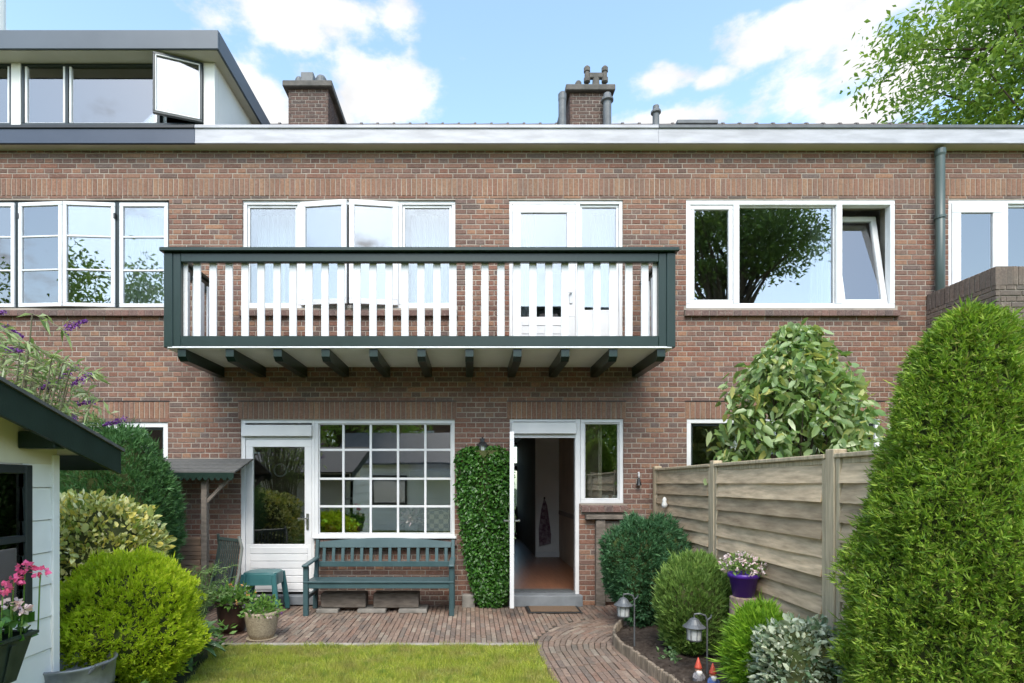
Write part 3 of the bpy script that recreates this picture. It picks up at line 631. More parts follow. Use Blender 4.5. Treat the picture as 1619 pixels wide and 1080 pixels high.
MB().box(bx0+pw, BY+.0, zb0+.003, bx1-pw, BY+.06, zb1, .006).build('bottom_rail', M['green'], bal)
MB().box(bx0+.04, BY-.004, zb0-.018, bx1-.04, BY+.019, zb0+.002, .004).build('edge_strip', M['white'], bal)
for sx, s2 in ((bx0, 1), (bx1, -1)):
    MB().box(sx, BY-.005, zb0-.01, sx+s2*.1, BY+.095, zc1-.046, .006).build('post', M['green'], bal)
    MB().box(sx+s2*.101, BY+.003, zb0+.002, sx+s2*(pw-.001), BY+.063, zc1-.046, .005).build('post', M['green'], bal)
    MB().box(sx+s2*.01, BY+.096, zr0-.03, sx+s2*.07, -.003, zc1-.046, .005).build('side_rail', M['green'], bal)
    MB().box(sx+s2*.01, BY+.096, zb0+.003, sx+s2*.07, -.003, zb1, .005).build('side_rail', M['green'], bal)
    for i in range(5):
        y = BY+.14+i*.18; MB().box(sx+s2*.07, y, zb0+.06, sx+s2*.09, y+.09, zr0+.03, .003).build('slat', M['white'], bal)
for i in range(29):
    c = WX(307+i*25.55, BY); MB().box(c-.042, BY+.061, zb0+.055, c+.042, BY+.082, zr0+.04, .003).build('slat', M['white'], bal)
for s in (bx0+pw-.004, bx1-pw+.004-.05): MB().box(s, BY+.064, zb0+.055, s+.05, BY+.083, zr0+.04, .003).build('slat', M['white'], bal)
for i in range(11):
    c = WX(285+i*76.2, BY); hw = .047
    zt = zb0-.021; pr = [(c-hw, BY+.03, zt), (c-hw, BY+.03, zt-.085), (c-hw, BY+.09, zt-.13), (c-hw, .004, zt-.13), (c-hw, .004, zt)]
    MB().prism(pr, 0, (2*hw, 0, 0)).build('beam', M['green'], bal)
# ---------------------------------------------------------------- right neighbour's brick balcony, drainpipe
px0 = WX(1464); py = -.97
par = backing(px0+.012, 9.2, 2.95, 4.08, [], py+.01, py+.22).build('brick_balcony', M['mortar'], HR)
MB().box(px0+.012, py+.22, 2.95, px0+.21, -.001, 4.075).build('parapet_side', M['mortar'], par)
MB().box(px0+.2, py+.2, 3.0, 9.2, -.001, 3.2).build('balcony_floor', M['concrete'], par)
sz0 = 4.09-.22
lay(par, courses(0, -py-.0, 2.95, sz0, []), M['oldbrick'], (px0, -.005, 0), R(-90), .05, 300, lambda p: -p[2], jit=.001)
lay(par, soldiers(0, -py, sz0, 4.09), M['oldbrick'], (px0, -.005, 0), R(-90), .2, 300, None, 'coping_brick', 'coping_bricks')
lay(par, courses(px0+.06, 9.2, 2.95, sz0, []), M['oldbrick'], (0, py, 0), 0, .05, 130, lambda p: -p[2]+abs(p[0]-6)*.3, mass='parapet_brickwork')
lay(par, soldiers(px0+.06, 9.2, sz0, 4.09), M['oldbrick'], (0, py, 0), 0, .21, 300, None, 'coping_brick', 'coping_bricks')
dp = thing('drainpipe', (WX(1487, -.09), -.09, .0), 'grey green drainpipe running down from the white gutter at right', 'drainpipe')
mpipe = mat('pipe paint', (.05, .075, .07), (.06, .085, .078), 4, .4)
xp = WX(1486, -.08)
MB().tube([(xp, -.085, 5.95), (xp, -.085, 3.2)], .052, 14).build('pipe', mpipe, dp, True)
for z in (5.05, 3.9): MB().lathe([(.053, 0), (.062, .004), (.062, .036), (.053, .04)], (xp, -.085, z), 14).box(xp-.015, -.04, z+.005, xp+.015, .0, z+.035).build('pipe_clamp', mpipe, dp)
MB().lathe([(.052, 0), (.062, .03), (.062, .09), (.05, .1)], (xp, -.085, 5.86), 14).build('pipe_collar', mpipe, dp)
# ---------------------------------------------------------------- chimneys and flues
def chimney(h, x0, x1, y0, y1, zt, zb):
    c = MB().box(x0+.006, y0+.006, zb, x1-.006, y1-.006, zt).build('chimney', M['chimmortar'], h)
    lay(c, courses(x0, x1, zb, zt, []), M['chimbrick'], (0, y0, 0), 0, .05, 300, jit=.0008)
    lay(c, courses(0, y1-y0, zb, zt, [], .06), M['chimbrick'], (x1, y0, 0), R(90), .05, 0, jit=.0008)
    lay(c, courses(0, y1-y0, zb, zt, [], .06), M['chimbrick'], (x0, y1, 0), R(-90), .05, 0, jit=.0008, mass='side_brickwork')
    MB().box(x0-.085, y0-.085, zt+.001, x1+.085, y1+.085, zt+.11, .012).build('chimney_cap', M['oldconcrete'], c)
    return c
y = 2.8; c1 = chimney(HM, WX(456, y), WX(519, y), y, y+1.15, WZ(141, y), 7.6)
zt = WZ(141, y)+.11
MB().box(WX(474, y), y+.05, zt-.01, WX(494, y), y+.32, WZ(110, y), .012).build('chimney_pot', M['lead'], c1)
for (px, r, hh) in ((470, .075, .2), (505, .1, .22)): MB().lathe([(r, 0), (r, hh*.7), (r*.75, hh*.9), (.01, hh)], (WX(px, y), y+.12, zt-.005), 14).build('chimney_pot', M['lead'], c1)
y = 2.9; c2 = chimney(HM, WX(901, y), WX(964, y), y, y+.9, WZ(147, y), 7.6)
cx = WX(944, y); zt = WZ(147, y)+.11; yc = y+.1
for s in (-1, 1): MB().lathe([(.035, 0), (.06, .02), (.06, .09), (.045, .1), (.045, .2), (.06, .21), (.06, .28), (.035, .31)], (cx+s*.165, yc, zt+.14), 12).build('cowl_pipe', M['oldconcrete'], c2)
MB().box(cx-.125, yc-.04, zt+.22, cx+.125, yc+.04, zt+.32, .012).lathe([(.08, 0), (.07, .1), (.06, .22)], (cx, yc, zt), 12).build('cowl', M['oldconcrete'], c2)
MB().lathe([(.06, 0), (.06, .14), (.04, .17)], (WX(916, y), yc, zt), 12).build('chimney_pot', M['oldconcrete'], c2)
def flue(px, y, ztop, zb, r, lab, cone=True):
    t = thing('flue_pipe', (WX(px, y), y, zb), lab, 'flue', 'flue pipes on the roof')
    MB().lathe([(r, 0), (r, ztop-zb-.16)], (WX(px, y), y, zb), 14).build('pipe', M['lead'], t, False)
    MB().lathe([(r*1.0, -.001), (r*1.5, .02), (r*1.5, .05), (r*1.0, .09), (r*.9, .15), (r*.2, .16)] if cone else [(r*1.02, -.001), (r*1.08, .02), (r*1.08, .12), (r*.6, .16)], (WX(px, y), y, ztop-.16), 14).build('cowl', M['lead'], t)
flue(889, 2.7, WZ(146, 2.7), 7.3, .07, 'slim dark flue pipe at left of the right chimney', False); flue(960, 2.75, WZ(148, 2.75), 7.3, .075, 'dark flue pipe with conical cowl against the right chimney'); flue(1037, 2.8, WZ(167, 2.8), 7.3, .06, 'short black flue pipe standing alone right of both chimneys')
t = thing('roof_window', (WX(1100, 2.9), 3.2, RZ-.5), 'low dark skylight edge showing above the white gutter', 'skylight')
MB().box(WX(1068, 3.3), 3.2, RZ-.5, WX(1132, 3.3), 3.9, WZ(194, 3.3), .01).build('skylight_frame', M['lead'], t)
tag(MB().lathe([(.16, 0), (.16, 3.6), (.2, 3.62), (.2, 3.8)], (WX(-8, 3), 3, 8.3), 16).build('white_flue', M['render']), 'white flue rising at the far left edge behind the dormer', 'flue')
# ---------------------------------------------------------------- ground, paving, lawn, bed
tag(MB().add([(-150, -150, -.03), (150, -150, -.03), (150, 150, -.03), (-150, 150, -.03)], [(0, 1, 2, 3)]).build('ground', M['earth']), kind='structure')
def G(px, py, z=0.):                     # ground point seen at a pixel
    d = (EYE-z)*F/(py-VY); return Vector(((px-VX)*d/F, d-D, z))
TY = -1.76                                # lawn edge of the terrace
pave = MB().add([(-4.2, TY, -.012), (2.42, TY, -.012), (2.42, .0, -.012), (-4.2, .0, -.012)], [(0, 1, 2, 3)]).add([(.55, -6.5, -.013), (2.0, -6.5, -.013), (2.0, TY+.01, -.013), (.55, TY+.01, -.013)], [(0, 1, 2, 3)]).build('terrace', M['sand'])
tag(pave, kind='structure')
PW, PL = .054, .205
pc = Vector((2.03, -2.0, 0)); RI, RO = .5, 1.395       # centre and radii of the path's bend
def paver_vf(q, z1, z0=-.03, c=.004):       # q: four plan corners
    cen = sum((Vector(p) for p in q), Vector((0, 0)))/4
    top = [Vector(p)+(cen-Vector(p)).normalized()*c*1.4 for p in q]
    v = [(p.x, p.y, z1) for p in top]+[(p[0], p[1], z1-c) for p in q]+[(p[0], p[1], z0) for p in q]
    return v, [(0, 1, 2, 3)]+[(i, i+4, (i+1) % 4+4, (i+1) % 4) for i in range(4)]+[(i+4, i+8, (i+1) % 4+8, (i+1) % 4+4) for i in range(4)]
pv = []
x = -3.3
col = 0
while x < 2.3:
    y = -.002-(PL/2+.004 if col % 2 else 0)*1.0; y0 = -.005
    cuts = [0.]; 
    yy = PL/2 if col % 2 else PL
    while yy < -TY-.03: cuts.append(yy); yy += PL
    cuts.append(-TY-.012)
    for a, b in zip(cuts[:-1], cuts[1:]):
        mx_, my_ = x+PW/2, -(a+b)/2
        r = math.hypot(mx_-pc.x, my_-pc.y)
        if r > RO+.02 or my_ > -.78: pv.append([(x+.003, -b+.0055), (x+PW-.003, -b+.0055), (x+PW-.003, -a-.0055), (x+.003, -a-.0055)])
    x += PW; col += 1
npath0 = len(pv)
nr = int((RO-RI)/.056)
for i in range(nr):
    r0 = RO-(i+1)*.056; r1 = r0+.056
    L = math.pi/2*((r0+r1)/2)+2.6; s = -(PL/2 if i % 2 else 0)-random.random()*.05
    while s < L:
        a, b = max(s, 0)+.006, min(s+PL, L)-.006; s += PL
        if b-a < .03: continue
        q = []
        for (ss, rr) in ((a, r0+.003), (a, r1-.003), (b, r1-.003), (b, r0+.003)):
            al = math.pi/2*((r0+r1)/2)
            if ss <= al: th = math.pi/2+ss/((r0+r1)/2); q.append((pc.x+rr*math.cos(th), pc.y+rr*math.sin(th)))
            else: dd = ss-al; q.append((pc.x-rr+dd*.05, pc.y-dd))
        my_ = sum(p[1] for p in q)/4; mx_ = sum(p[0] for p in q)/4
        if mx_ < 2.38: pv.append(q)
pv.sort(key=lambda q: -(1 if (-6 < q[0][1] < -1.0 and q[0][1] > -2.85) else 0)*(3 if q[0][1] < -.9 else 1)-random.random()*.3)
mbp = MB()
for i, q in enumerate(pv):
    z1 = .004+random.uniform(-.006, .004)
    if i < 300:
        c = (Vector(q[0])+Vector(q[1])+Vector(q[2])+Vector(q[3]))/4
        v, f = paver_vf([tuple(Vector(p)-c) for p in q], z1)
        o = MB().add(v, f).build('paver', M['paver'], pave); o.location = (c.x, c.y, 0)
    else: v, f = paver_vf(q, z1); mbp.add(v, f)
mbp.build('pavers', M['paver'], pave)['kind'] = 'stuff'
for i in range(7):
    a = -2.55+i*.455; MB().box(a+.003, TY-.055, -.03, min(a+.452, .66), TY-.004, .014, .006).build('kerb_stone', M['kerb'], pave)
# lawn
le = [G(345, 1019), G(322, 1048), G(296, 1080), Vector((-2.15, -4.2, 0)), Vector((-2.1, -6.4, 0))]
re = [Vector((.85, -6.4, 0)), Vector((.76, -3.9, 0)), Vector((.67, -2.9, 0)), Vector((.63, -2.2, 0)), Vector((.64, TY-.06, 0))]
poly = [Vector((p.x, p.y, -.008)) for p in le+re]; poly[0].y = TY-.06
lawn = MB().add([tuple(p) for p in poly], [tuple(range(len(poly)))]).build('lawn', M['lawnbase']); tag(lawn, kind='structure')
tag(MB().add([(-30, -40, -.02), (30, -40, -.02), (30, -6.41, -.02), (-30, -6.41, -.02)], [(0, 1, 2, 3)]).build('garden_ground', M['lawnbase']), kind='structure')
tag(MB().add([(2.5, -6.4, -.02), (30, -6.4, -.02), (30, -.01, -.02), (2.5, -.01, -.02)], [(0, 1, 2, 3)]).build('neighbour_ground', M['lawnbase']), kind='structure')
def inpoly(X, Y, P):
    ins = np.zeros(len(X), bool); n = len(P)
    for i in range(n):
        a, b = P[i], P[(i+1) % n]
        c = ((a.y > Y) != (b.y > Y)) & (X < (b.x-a.x)*(Y-a.y)/(b.y-a.y+1e-12)+a.x); ins ^= c
    return ins
def trimesh(name, V, T, m, parent=None, smooth=False):
    me = bpy.data.meshes.new(name); V = np.asarray(V, np.float32); T = np.asarray(T, np.int32)
    me.vertices.add(len(V)); me.vertices.foreach_set('co', V.ravel()); me.loops.add(T.size); me.loops.foreach_set('vertex_index', T.ravel())
    me.polygons.add(len(T)); me.polygons.foreach_set('loop_start', np.arange(0, T.size, 3, dtype=np.int32)); me.update(calc_edges=True); me.materials.append(m)
    if smooth: me.polygons.foreach_set('use_smooth', np.ones(len(T), bool))
    o = bpy.data.objects.new(name, me); C.objects.link(o); setparent(o, parent); return o
M['grass'] = leafmat('grass blade', [(0.217, 0.308, 0.033), (0.348, 0.406, 0.052), (0.464, 0.476, 0.091), (0.275, 0.364, 0.039), (0.522, 0.476, 0.143)], .3, .5, .3, ((.3, .25, .1), (.09, .2, .03)))
n = 150000
X = rng.uniform(-2.65, .9, n); Y = rng.uniform(-4.6, TY-.02, n); k = inpoly(X, Y, poly) | ((Y > TY-.065) & (X > -2.5) & (X < .63) & (np.sin(X*17)+np.sin(X*41)+rng.normal(0, .6, n) > .3)) | (inpoly(X-.035, Y, poly) & (rng.random(n) < .5)); X, Y = X[k], Y[k]; n = len(X)
a = rng.uniform(0, 6.283, n); hh = rng.uniform(.01, .035, n)*(1+.6*np.sin(X*9+2*np.sin(Y*7))*np.sin(Y*11+np.sin(X*5)))+.004; wd = rng.uniform(.0018, .0035, n); ln = rng.normal(0, .016, (n, 2))
V = np.empty((n, 3, 3)); V[:, 0] = np.c_[X-wd*np.cos(a), Y-wd*np.sin(a), np.full(n, -.008)]; V[:, 1] = np.c_[X+wd*np.cos(a), Y+wd*np.sin(a), np.full(n, -.008)]; V[:, 2] = np.c_[X+ln[:, 0], Y+ln[:, 1], hh]
tag(trimesh('grass', V.reshape(-1, 3), np.arange(3*n).reshape(-1, 3), M['grass']), 'short yellow green lawn grass in front of the terrace', 'grass', kind='stuff')
# planting bed with palisade edging
edge = [G(985, 993), G(974, 1003), G(970, 1013), G(973, 1024), G(984, 1034), G(1000, 1045), G(1040, 1075), Vector((1.6, -3.4, 0)), Vector((1.68, -4.4, 0)), Vector((1.72, -6.3, 0))]
def resample(P, step):
    out_ = [P[0].copy()]; acc = 0
    for a, b in zip(P[:-1], P[1:]):
        L = (b-a).length; s = step-acc
        while s <= L: out_.append(a+(b-a)*(s/L)); s += step
        acc = (L-(s-step))
    return out_
fine = resample(edge, .02)
fine = [sum((fine[max(0, min(len(fine)-1, i+j))] for j in range(-6, 7)), Vector())/13 for i in range(len(fine))]
ed = thing('palisade_edging', tuple(fine[0]), 'low wooden log roll edging curving along the brick path', 'edging')
pal = resample(fine, .036)
for i, p in enumerate(pal):
    if p.y < -4.2: break
    h_ = .13+random.uniform(-.009, .009); MB().lathe([(.0165, 0), (.0165, h_-.006), (.011, h_)], (p.x, p.y, -.02), 8).build('log', M['palisade'], ed)
vs = []; nx = 26; rows = fine[::4]
for p in rows:
    for j in range(nx+1):
        u = j/nx; x = p.x+.018+(2.40-p.x-.018)*u
        vs.append((x, p.y, .035+.02*math.sin(x*23+p.y*9)*math.sin(p.y*31)+random.uniform(-.008, .012)+.03*min(1, u*3)))
fs = [(i*(nx+1)+j, i*(nx+1)+j+1, (i+1)*(nx+1)+j+1, (i+1)*(nx+1)+j) for i in range(len(rows)-1) for j in range(nx)]
tag(MB().add(vs, fs).build('bed_soil', M['soil'], None, True), kind='structure')
mb = MB()
for i in range(420):
    p = random.choice(rows); x = random.uniform(p.x+.06, 2.35); s = random.uniform(.006, .02)
    mb.add([(x-s, p.y, .045), (x, p.y-s, .045), (x+s, p.y, .045), (x, p.y+s, .045), (x+random.uniform(-s, s)*.4, p.y, .05+s*1.1)], [(0, 1, 4), (1, 2, 4), (2, 3, 4), (3, 0, 4)])
tag(mb.build('soil_clods', mat('clods', (.09, .075, .06), (.04, .03, .024), 20, .95, var=.6, spec=.1)), 'loose dark soil clods and bark chips scattered in the bed', 'soil', kind='stuff')
# ---------------------------------------------------------------- foliage
def frames(L):
    L = L/np.linalg.norm(L, axis=1, keepdims=True); A = rng.normal(size=L.shape); S = np.cross(L, A); S /= np.linalg.norm(S, axis=1, keepdims=True); return L, S, np.cross(S, L)
def leaves(name, P, Ld, ln, wd, m, parent=None, fold=.25, droop=.0, S=None, oval=False):
    n = len(P); L, S0, Nn = frames(Ld)
    if S is not None: S0 = S
    ln = np.broadcast_to(np.asarray(ln, float), (n,))[:, None]; wd = np.broadcast_to(np.asarray(wd, float), (n,))[:, None]
    V = np.empty((n, 4, 3)); V[:, 0] = P; mid = P+L*ln*.45
    V[:, 1] = mid-S0*wd/2+Nn*wd*fold; V[:, 3] = mid+S0*wd/2+Nn*wd*fold; V[:, 2] = P+L*ln; V[:, 2, 2] -= (droop*ln)[:, 0]
    if oval:
        V = np.empty((n, 6, 3)); a1 = P+L*ln*.28; a2 = P+L*ln*.7; V[:, 0] = P; V[:, 3] = P+L*ln; V[:, 3, 2] -= (droop*ln)[:, 0]; a2[:, 2] -= (droop*.4*ln)[:, 0]
        V[:, 1] = a1-S0*wd*.46+Nn*wd*fold; V[:, 5] = a1+S0*wd*.46+Nn*wd*fold; V[:, 2] = a2-S0*wd*.38+Nn*wd*fold*.8; V[:, 4] = a2+S0*wd*.38+Nn*wd*fold*.8
        b = 6*np.arange(n)[:, None]; T = np.concatenate([b+q for q in ([0, 1, 2], [0, 2, 3], [0, 3, 4], [0, 4, 5])])
        return trimesh(name, V.reshape(-1, 3), T, m, parent)
    b = 4*np.arange(n)[:, None]; T = np.concatenate([b+[0, 1, 2], b+[0, 2, 3]])
    return trimesh(name, V.reshape(-1, 3), T, m, parent)
def sprays(name, P, Ld, ln, wd, m, parent=None, k=5, spread=.75):
    n = len(P); L, S, Nn = frames(Ld); PP = []; LL = []; LN = []
    for j in range(k):
        a = (j-(k-1)/2)/max(1, (k-1)/2)*spread
        PP.append(P+L*(ln*.28*(1-abs(a)))[:, None]); LL.append(L*math.cos(a)+S*math.sin(a)+Nn*rng.normal(0, .15, (n, 1))); LN.append(ln*(1-.4*abs(a)/max(spread, .01)))
    return leaves(name, np.concatenate(PP), np.concatenate(LL), np.concatenate(LN), wd, m, parent, .15)
def lump(Dv, seed, amp=.08, fr=4.):
    r = np.random.default_rng(seed); o = np.zeros(len(Dv))
    for _ in range(7): kx = r.normal(0, fr, 3); o += np.sin(Dv@kx+r.uniform(0, 6.28))
    return 1+amp*o/2.6
def sphere_dirs(n):
    v = rng.normal(size=(n, 3)); return v/np.linalg.norm(v, axis=1, keepdims=True)
def core(name, c, rad, m, parent, seed, amp, sc_=.86, prof=None):
    nu, nv = 28, 18; vs = []; fs = []
    for j in range(nv+1):
        ph = math.pi*(j+.0)/nv
        for i in range(nu): th = 2*math.pi*i/nu; vs.append((math.sin(ph)*math.cos(th), math.sin(ph)*math.sin(th), math.cos(ph)))
    V = np.array(vs); V = V*lump(V, seed, amp)[:, None]*np.array(rad)*sc_+np.array(c)
    fs = [(j*nu+i, (j+1)*nu+i, (j+1)*nu+(i+1) % nu, j*nu+(i+1) % nu) for j in range(nv) for i in range(nu)]
    return MB().add([tuple(v) for v in V], fs).build(name, m, parent, True)
def bush(name, label, cat, c, rad, n, ln, wd, m, style='leaf', up=.5, out_=1., jit=.7, amp=.08, seed=1, depth=.16, corem=None, stem=True, k=5, group=None, spread=.75, fr=4., amp2=.045, fr2=13.):
    zb = c[2]-rad[2]; t = thing(name, (c[0], c[1], max(0, zb)), label, cat, group)
    Dv = sphere_dirs(n); r = lump(Dv, seed, amp, fr)*lump(Dv, seed+70, amp2, fr2)*(1-depth*rng.random(n)**1.4); P = Dv*r[:, None]*np.array(rad)+np.array(c)
    kk = P[:, 2] > .03; P, Dv = P[kk], Dv[kk]; Nm = Dv/np.array(rad); Nm /= np.linalg.norm(Nm, axis=1, keepdims=True)
    Ld = Nm*out_+np.array([0, 0, up])+rng.normal(0, jit, Nm.shape); q = len(P); s = rng.uniform(.65, 1.25, q)*np.where(rng.random(q) < .05, 1.6, 1)
    if style == 'leaf': leaves('foliage', P, Ld, ln*s, wd*s, m, t, .25, .15, oval=True)
    else: sprays('foliage', P-Nm*ln*.4, Ld, ln*s, wd, m, t, k, spread)
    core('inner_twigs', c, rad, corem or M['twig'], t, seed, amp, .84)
    if stem: MB().tube([(c[0], c[1], -.02), (c[0], c[1], c[2])], [.035, .02], 8).build('stem', M['bark'], t)
    return t
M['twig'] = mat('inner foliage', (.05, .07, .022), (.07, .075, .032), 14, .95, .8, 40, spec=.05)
M['l_gold'] = leafmat('golden conifer', [(0.31, 0.437, 0.02), (0.559, 0.67, 0.04), (0.42, 0.553, 0.026), (0.714, 0.757, 0.079)], .48)
M['l_var'] = leafmat('yellow variegated leaf', [(0.793, 0.71, 0.243), (0.233, 0.31, 0.056), (0.85, 0.847, 0.397), (0.14, 0.229, 0.034), (0.84, 0.687, 0.154), (0.85, 0.85, 0.607)], .2, .4)
M['l_yew'] = leafmat('dark yew', [(0.048, 0.128, 0.042), (0.072, 0.173, 0.056), (0.104, 0.225, 0.077), (0.058, 0.143, 0.048)], .25)
M['l_yew2'] = leafmat('blue green yew', [(0.036, 0.104, 0.047), (0.058, 0.15, 0.065), (0.085, 0.202, 0.085)], .2)
M['l_jun'] = leafmat('juniper', [(0.099, 0.192, 0.039), (0.161, 0.272, 0.058), (0.235, 0.346, 0.091), (0.123, 0.235, 0.052)], .25)
M['l_low'] = leafmat('bright conifer', [(0.112, 0.257, 0.018), (0.196, 0.378, 0.026), (0.308, 0.486, 0.048)], .3)
M['l_white'] = leafmat('white variegated leaf', [(0.52, 0.572, 0.442), (0.104, 0.182, 0.091), (0.65, 0.689, 0.572), (0.078, 0.156, 0.072)], .2)
M['l_thuja'] = leafmat('thuja', [(0.085, 0.176, 0.019), (0.156, 0.282, 0.027), (0.241, 0.381, 0.041), (0.354, 0.48, 0.068), (0.113, 0.226, 0.024), (0.283, 0.282, 0.068)], .3)
M['l_ivy'] = leafmat('ivy leaf', [(0.024, 0.087, 0.013), (0.042, 0.134, 0.018), (0.072, 0.191, 0.029), (0.034, 0.105, 0.014)], .2, .38, .5)
M['l_mag'] = leafmat('large pale leaf', [(0.168, 0.273, 0.08), (0.295, 0.393, 0.16), (0.105, 0.207, 0.05), (0.421, 0.502, 0.27), (0.137, 0.251, 0.06), (0.527, 0.502, 0.16)], .35, .33, .6)
M['l_tree'] = leafmat('tree leaf', [(0.097, 0.19, 0.029), (0.178, 0.286, 0.04), (0.258, 0.367, 0.064), (0.129, 0.231, 0.032)], .4)
M['l_dark'] = leafmat('dark tree leaf', [(0.091, 0.163, 0.044), (0.152, 0.243, 0.068), (0.203, 0.304, 0.074)], .5)
M['l_bud'] = leafmat('buddleja leaf', [(0.224, 0.308, 0.117), (0.392, 0.462, 0.234), (0.168, 0.266, 0.078), (0.588, 0.616, 0.429)], .3)
M['l_pot'] = leafmat('pot plant leaf', [(0.07, 0.176, 0.033), (0.14, 0.27, 0.052), (0.196, 0.338, 0.078)], .3)
M['l_fern'] = leafmat('feathery leaf', [(0.117, 0.221, 0.065), (0.208, 0.325, 0.117), (0.26, 0.364, 0.156)], .3)
M['l_hosta'] = leafmat('hosta leaf', [(.1, .2, .08), (.18, .28, .13), (.13, .24, .09)], .25, .35, .5)
M['f_purple'] = leafmat('purple flower', [(.13, .03, .24), (.2, .06, .33), (.28, .1, .4)], .2)
M['f_pink'] = leafmat('pink petal', [(.75, .1, .3), (.85, .2, .42), (.7, .07, .25)], .3)
M['f_pale'] = leafmat('pale pink petal', [(.8, .62, .68), (.85, .75, .78), (.75, .45, .58)], .3)
M['f_orange'] = leafmat('orange petal', [(.75, .2, .05), (.8, .65, .3)], .2)
# left side
bush('clipped_conifer', 'bright lime green clipped ball conifer at left of the lawn', 'shrub', (-2.68, -3.0, .53), (.53, .53, .54), 14000, .042, .012, M['l_gold'], 'spray', .8, 1.2, .42, .07, 3, .15, k=5, spread=.9, amp2=.07)
bush('variegated_shrub', 'yellow and white variegated shrub behind the lime green ball', 'shrub', (-3.55, -2.1, .78), (.62, .58, .72), 6500, .07, .036, M['l_var'], 'leaf', .7, 1, .6, .08, 5, .16)
bush('clipped_yew', 'tall dark green domed yew at left below the brick wall', 'shrub', (-4.0, -1.15, 1.12), (.69, .6, 1.1), 14000, .065, .011, M['l_yew'], 'spray', .7, 1, .5, .06, 8, .12, k=5)
# right side
bush('round_yew', 'dark blue green rounded yew beside the wooden fence at the wall', 'shrub', (1.93, -1.1, .66), (.46, .44, .62), 10000, .06, .011, M['l_yew2'], 'spray', .5, 1, .6, .13, 12, .2, k=5)
bush('juniper', 'egg shaped mid green conifer between the two garden lanterns', 'shrub', (2.02, -2.25, .48), (.335, .33, .46), 7500, .06, .01, M['l_jun'], 'spray', 1.3, 1, .35, .08, 15, .18, k=5, spread=.5)
bush('low_conifer', 'low feathery bright green conifer below the purple pot', 'shrub', (2.1, -3.35, .38), (.27, .27, .34), 5500, .075, .011, M['l_low'], 'spray', .6, 1, .5, .14, 21, .25, k=6)
bush('silver_shrub', 'white and green variegated low shrub beside the large thuja', 'shrub', (2.12, -3.72, .36), (.27, .28, .34), 4200, .045, .024, M['l_white'], 'leaf', .5, 1, .7, .16, 25, .3)
# big thuja
tx, ty = 2.66, -4.35
prof = [(0, .56), (.3, .62), (.6, .61), (1.2, .53), (1.6, .445), (1.95, .36), (2.25, .28), (2.42, .2), (2.51, .12), (2.56, .0)]
pz = np.array([p[0] for p in prof]); pr_ = np.array([p[1] for p in prof])
n = 46000; z = rng.uniform(0.0, 2.55, n*3); keep = rng.random(n*3)*.78 < np.interp(z, pz, pr_)+.06; z = z[keep][:n]; n = len(z)
th = rng.uniform(0, 6.283, n); Dv = np.c_[np.cos(th), np.sin(th), z*.8]; rr = np.interp(z, pz, pr_)*lump(Dv, 31, .04, 4)*lump(Dv, 33, .075, 12)*lump(Dv, 35, .045, 24)*(1-.18*rng.random(n)**1.3)
P = np.c_[tx+rr*np.cos(th), ty+rr*np.sin(th), z]; Nm = np.c_[np.cos(th), np.sin(th), np.full(n, .35)]
t = thing('thuja', (tx, ty, 0), 'large cone shaped clipped thuja filling the right edge', 'conifer')
sprays('foliage', P-Nm*.03, Nm+np.array([0, 0, .35])+rng.normal(0, .65, (n, 3)), .036*rng.uniform(.6, 1.4, n)*np.where(rng.random(n) < .06, 1.7, 1), .0085, M['l_thuja'], t, 5, .95)
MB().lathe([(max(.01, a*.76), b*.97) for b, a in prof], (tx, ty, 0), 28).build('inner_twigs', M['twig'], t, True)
MB().tube([(tx, ty, -.03), (tx, ty, 1.8)], [.09, .03], 10).build('trunk', M['bark'], t)
# climber on the wall
n = 6500; z = rng.uniform(.03, 2.1, n); hw = np.interp(z, [0, .3, .8, 1.4, 2.0, 2.1], [.16, .24, .32, .36, .36, .2]); cxx = np.interp(z, [0, .8, 2.1], [.27, .21, .155])
u = rng.uniform(-1, 1, n); u = np.sign(u)*np.abs(u)**.8; dep = .24*np.sqrt(np.clip(1-(np.abs(u)*.95)**4, 0, 1))*np.interp(z, [0, .2, 1.9, 2.1], [.7, 1, 1, .45])
P = np.c_[cxx+hw*u+rng.normal(0, .012, n), -dep*(1-.25*rng.random(n)**1.5)-.012, z]; Nm = np.c_[u*.8, np.full(n, -1.), np.full(n, -.1)]
t = thing('climber', (.2, -.1, 0), 'clipped evergreen climber column on the wall left of open door', 'climber')
Nn = Nm+rng.normal(0, .35, Nm.shape); Ld = np.c_[rng.normal(0, .5, n), np.full(n, -.35), -np.abs(rng.normal(.4, .5, n))]
leaves('foliage', P, Ld, rng.uniform(.035, .062, n), rng.uniform(.026, .044, n), M['l_ivy'], t, .18, oval=True)
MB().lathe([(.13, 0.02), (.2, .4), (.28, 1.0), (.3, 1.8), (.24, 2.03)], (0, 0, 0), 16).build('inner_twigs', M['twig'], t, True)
o = t.children[-1]; o.data.transform(Matrix.Translation((.2, -.07, 0)) @ Matrix.Diagonal((1, .5, 1, 1)))
for v in o.data.vertices: v.co.y = min(v.co.y, -.004)
MB().tube([(.28, -.06, -.02), (.25, -.05, .9)], [.02, .012], 7).build('stem', M['bark'], t)
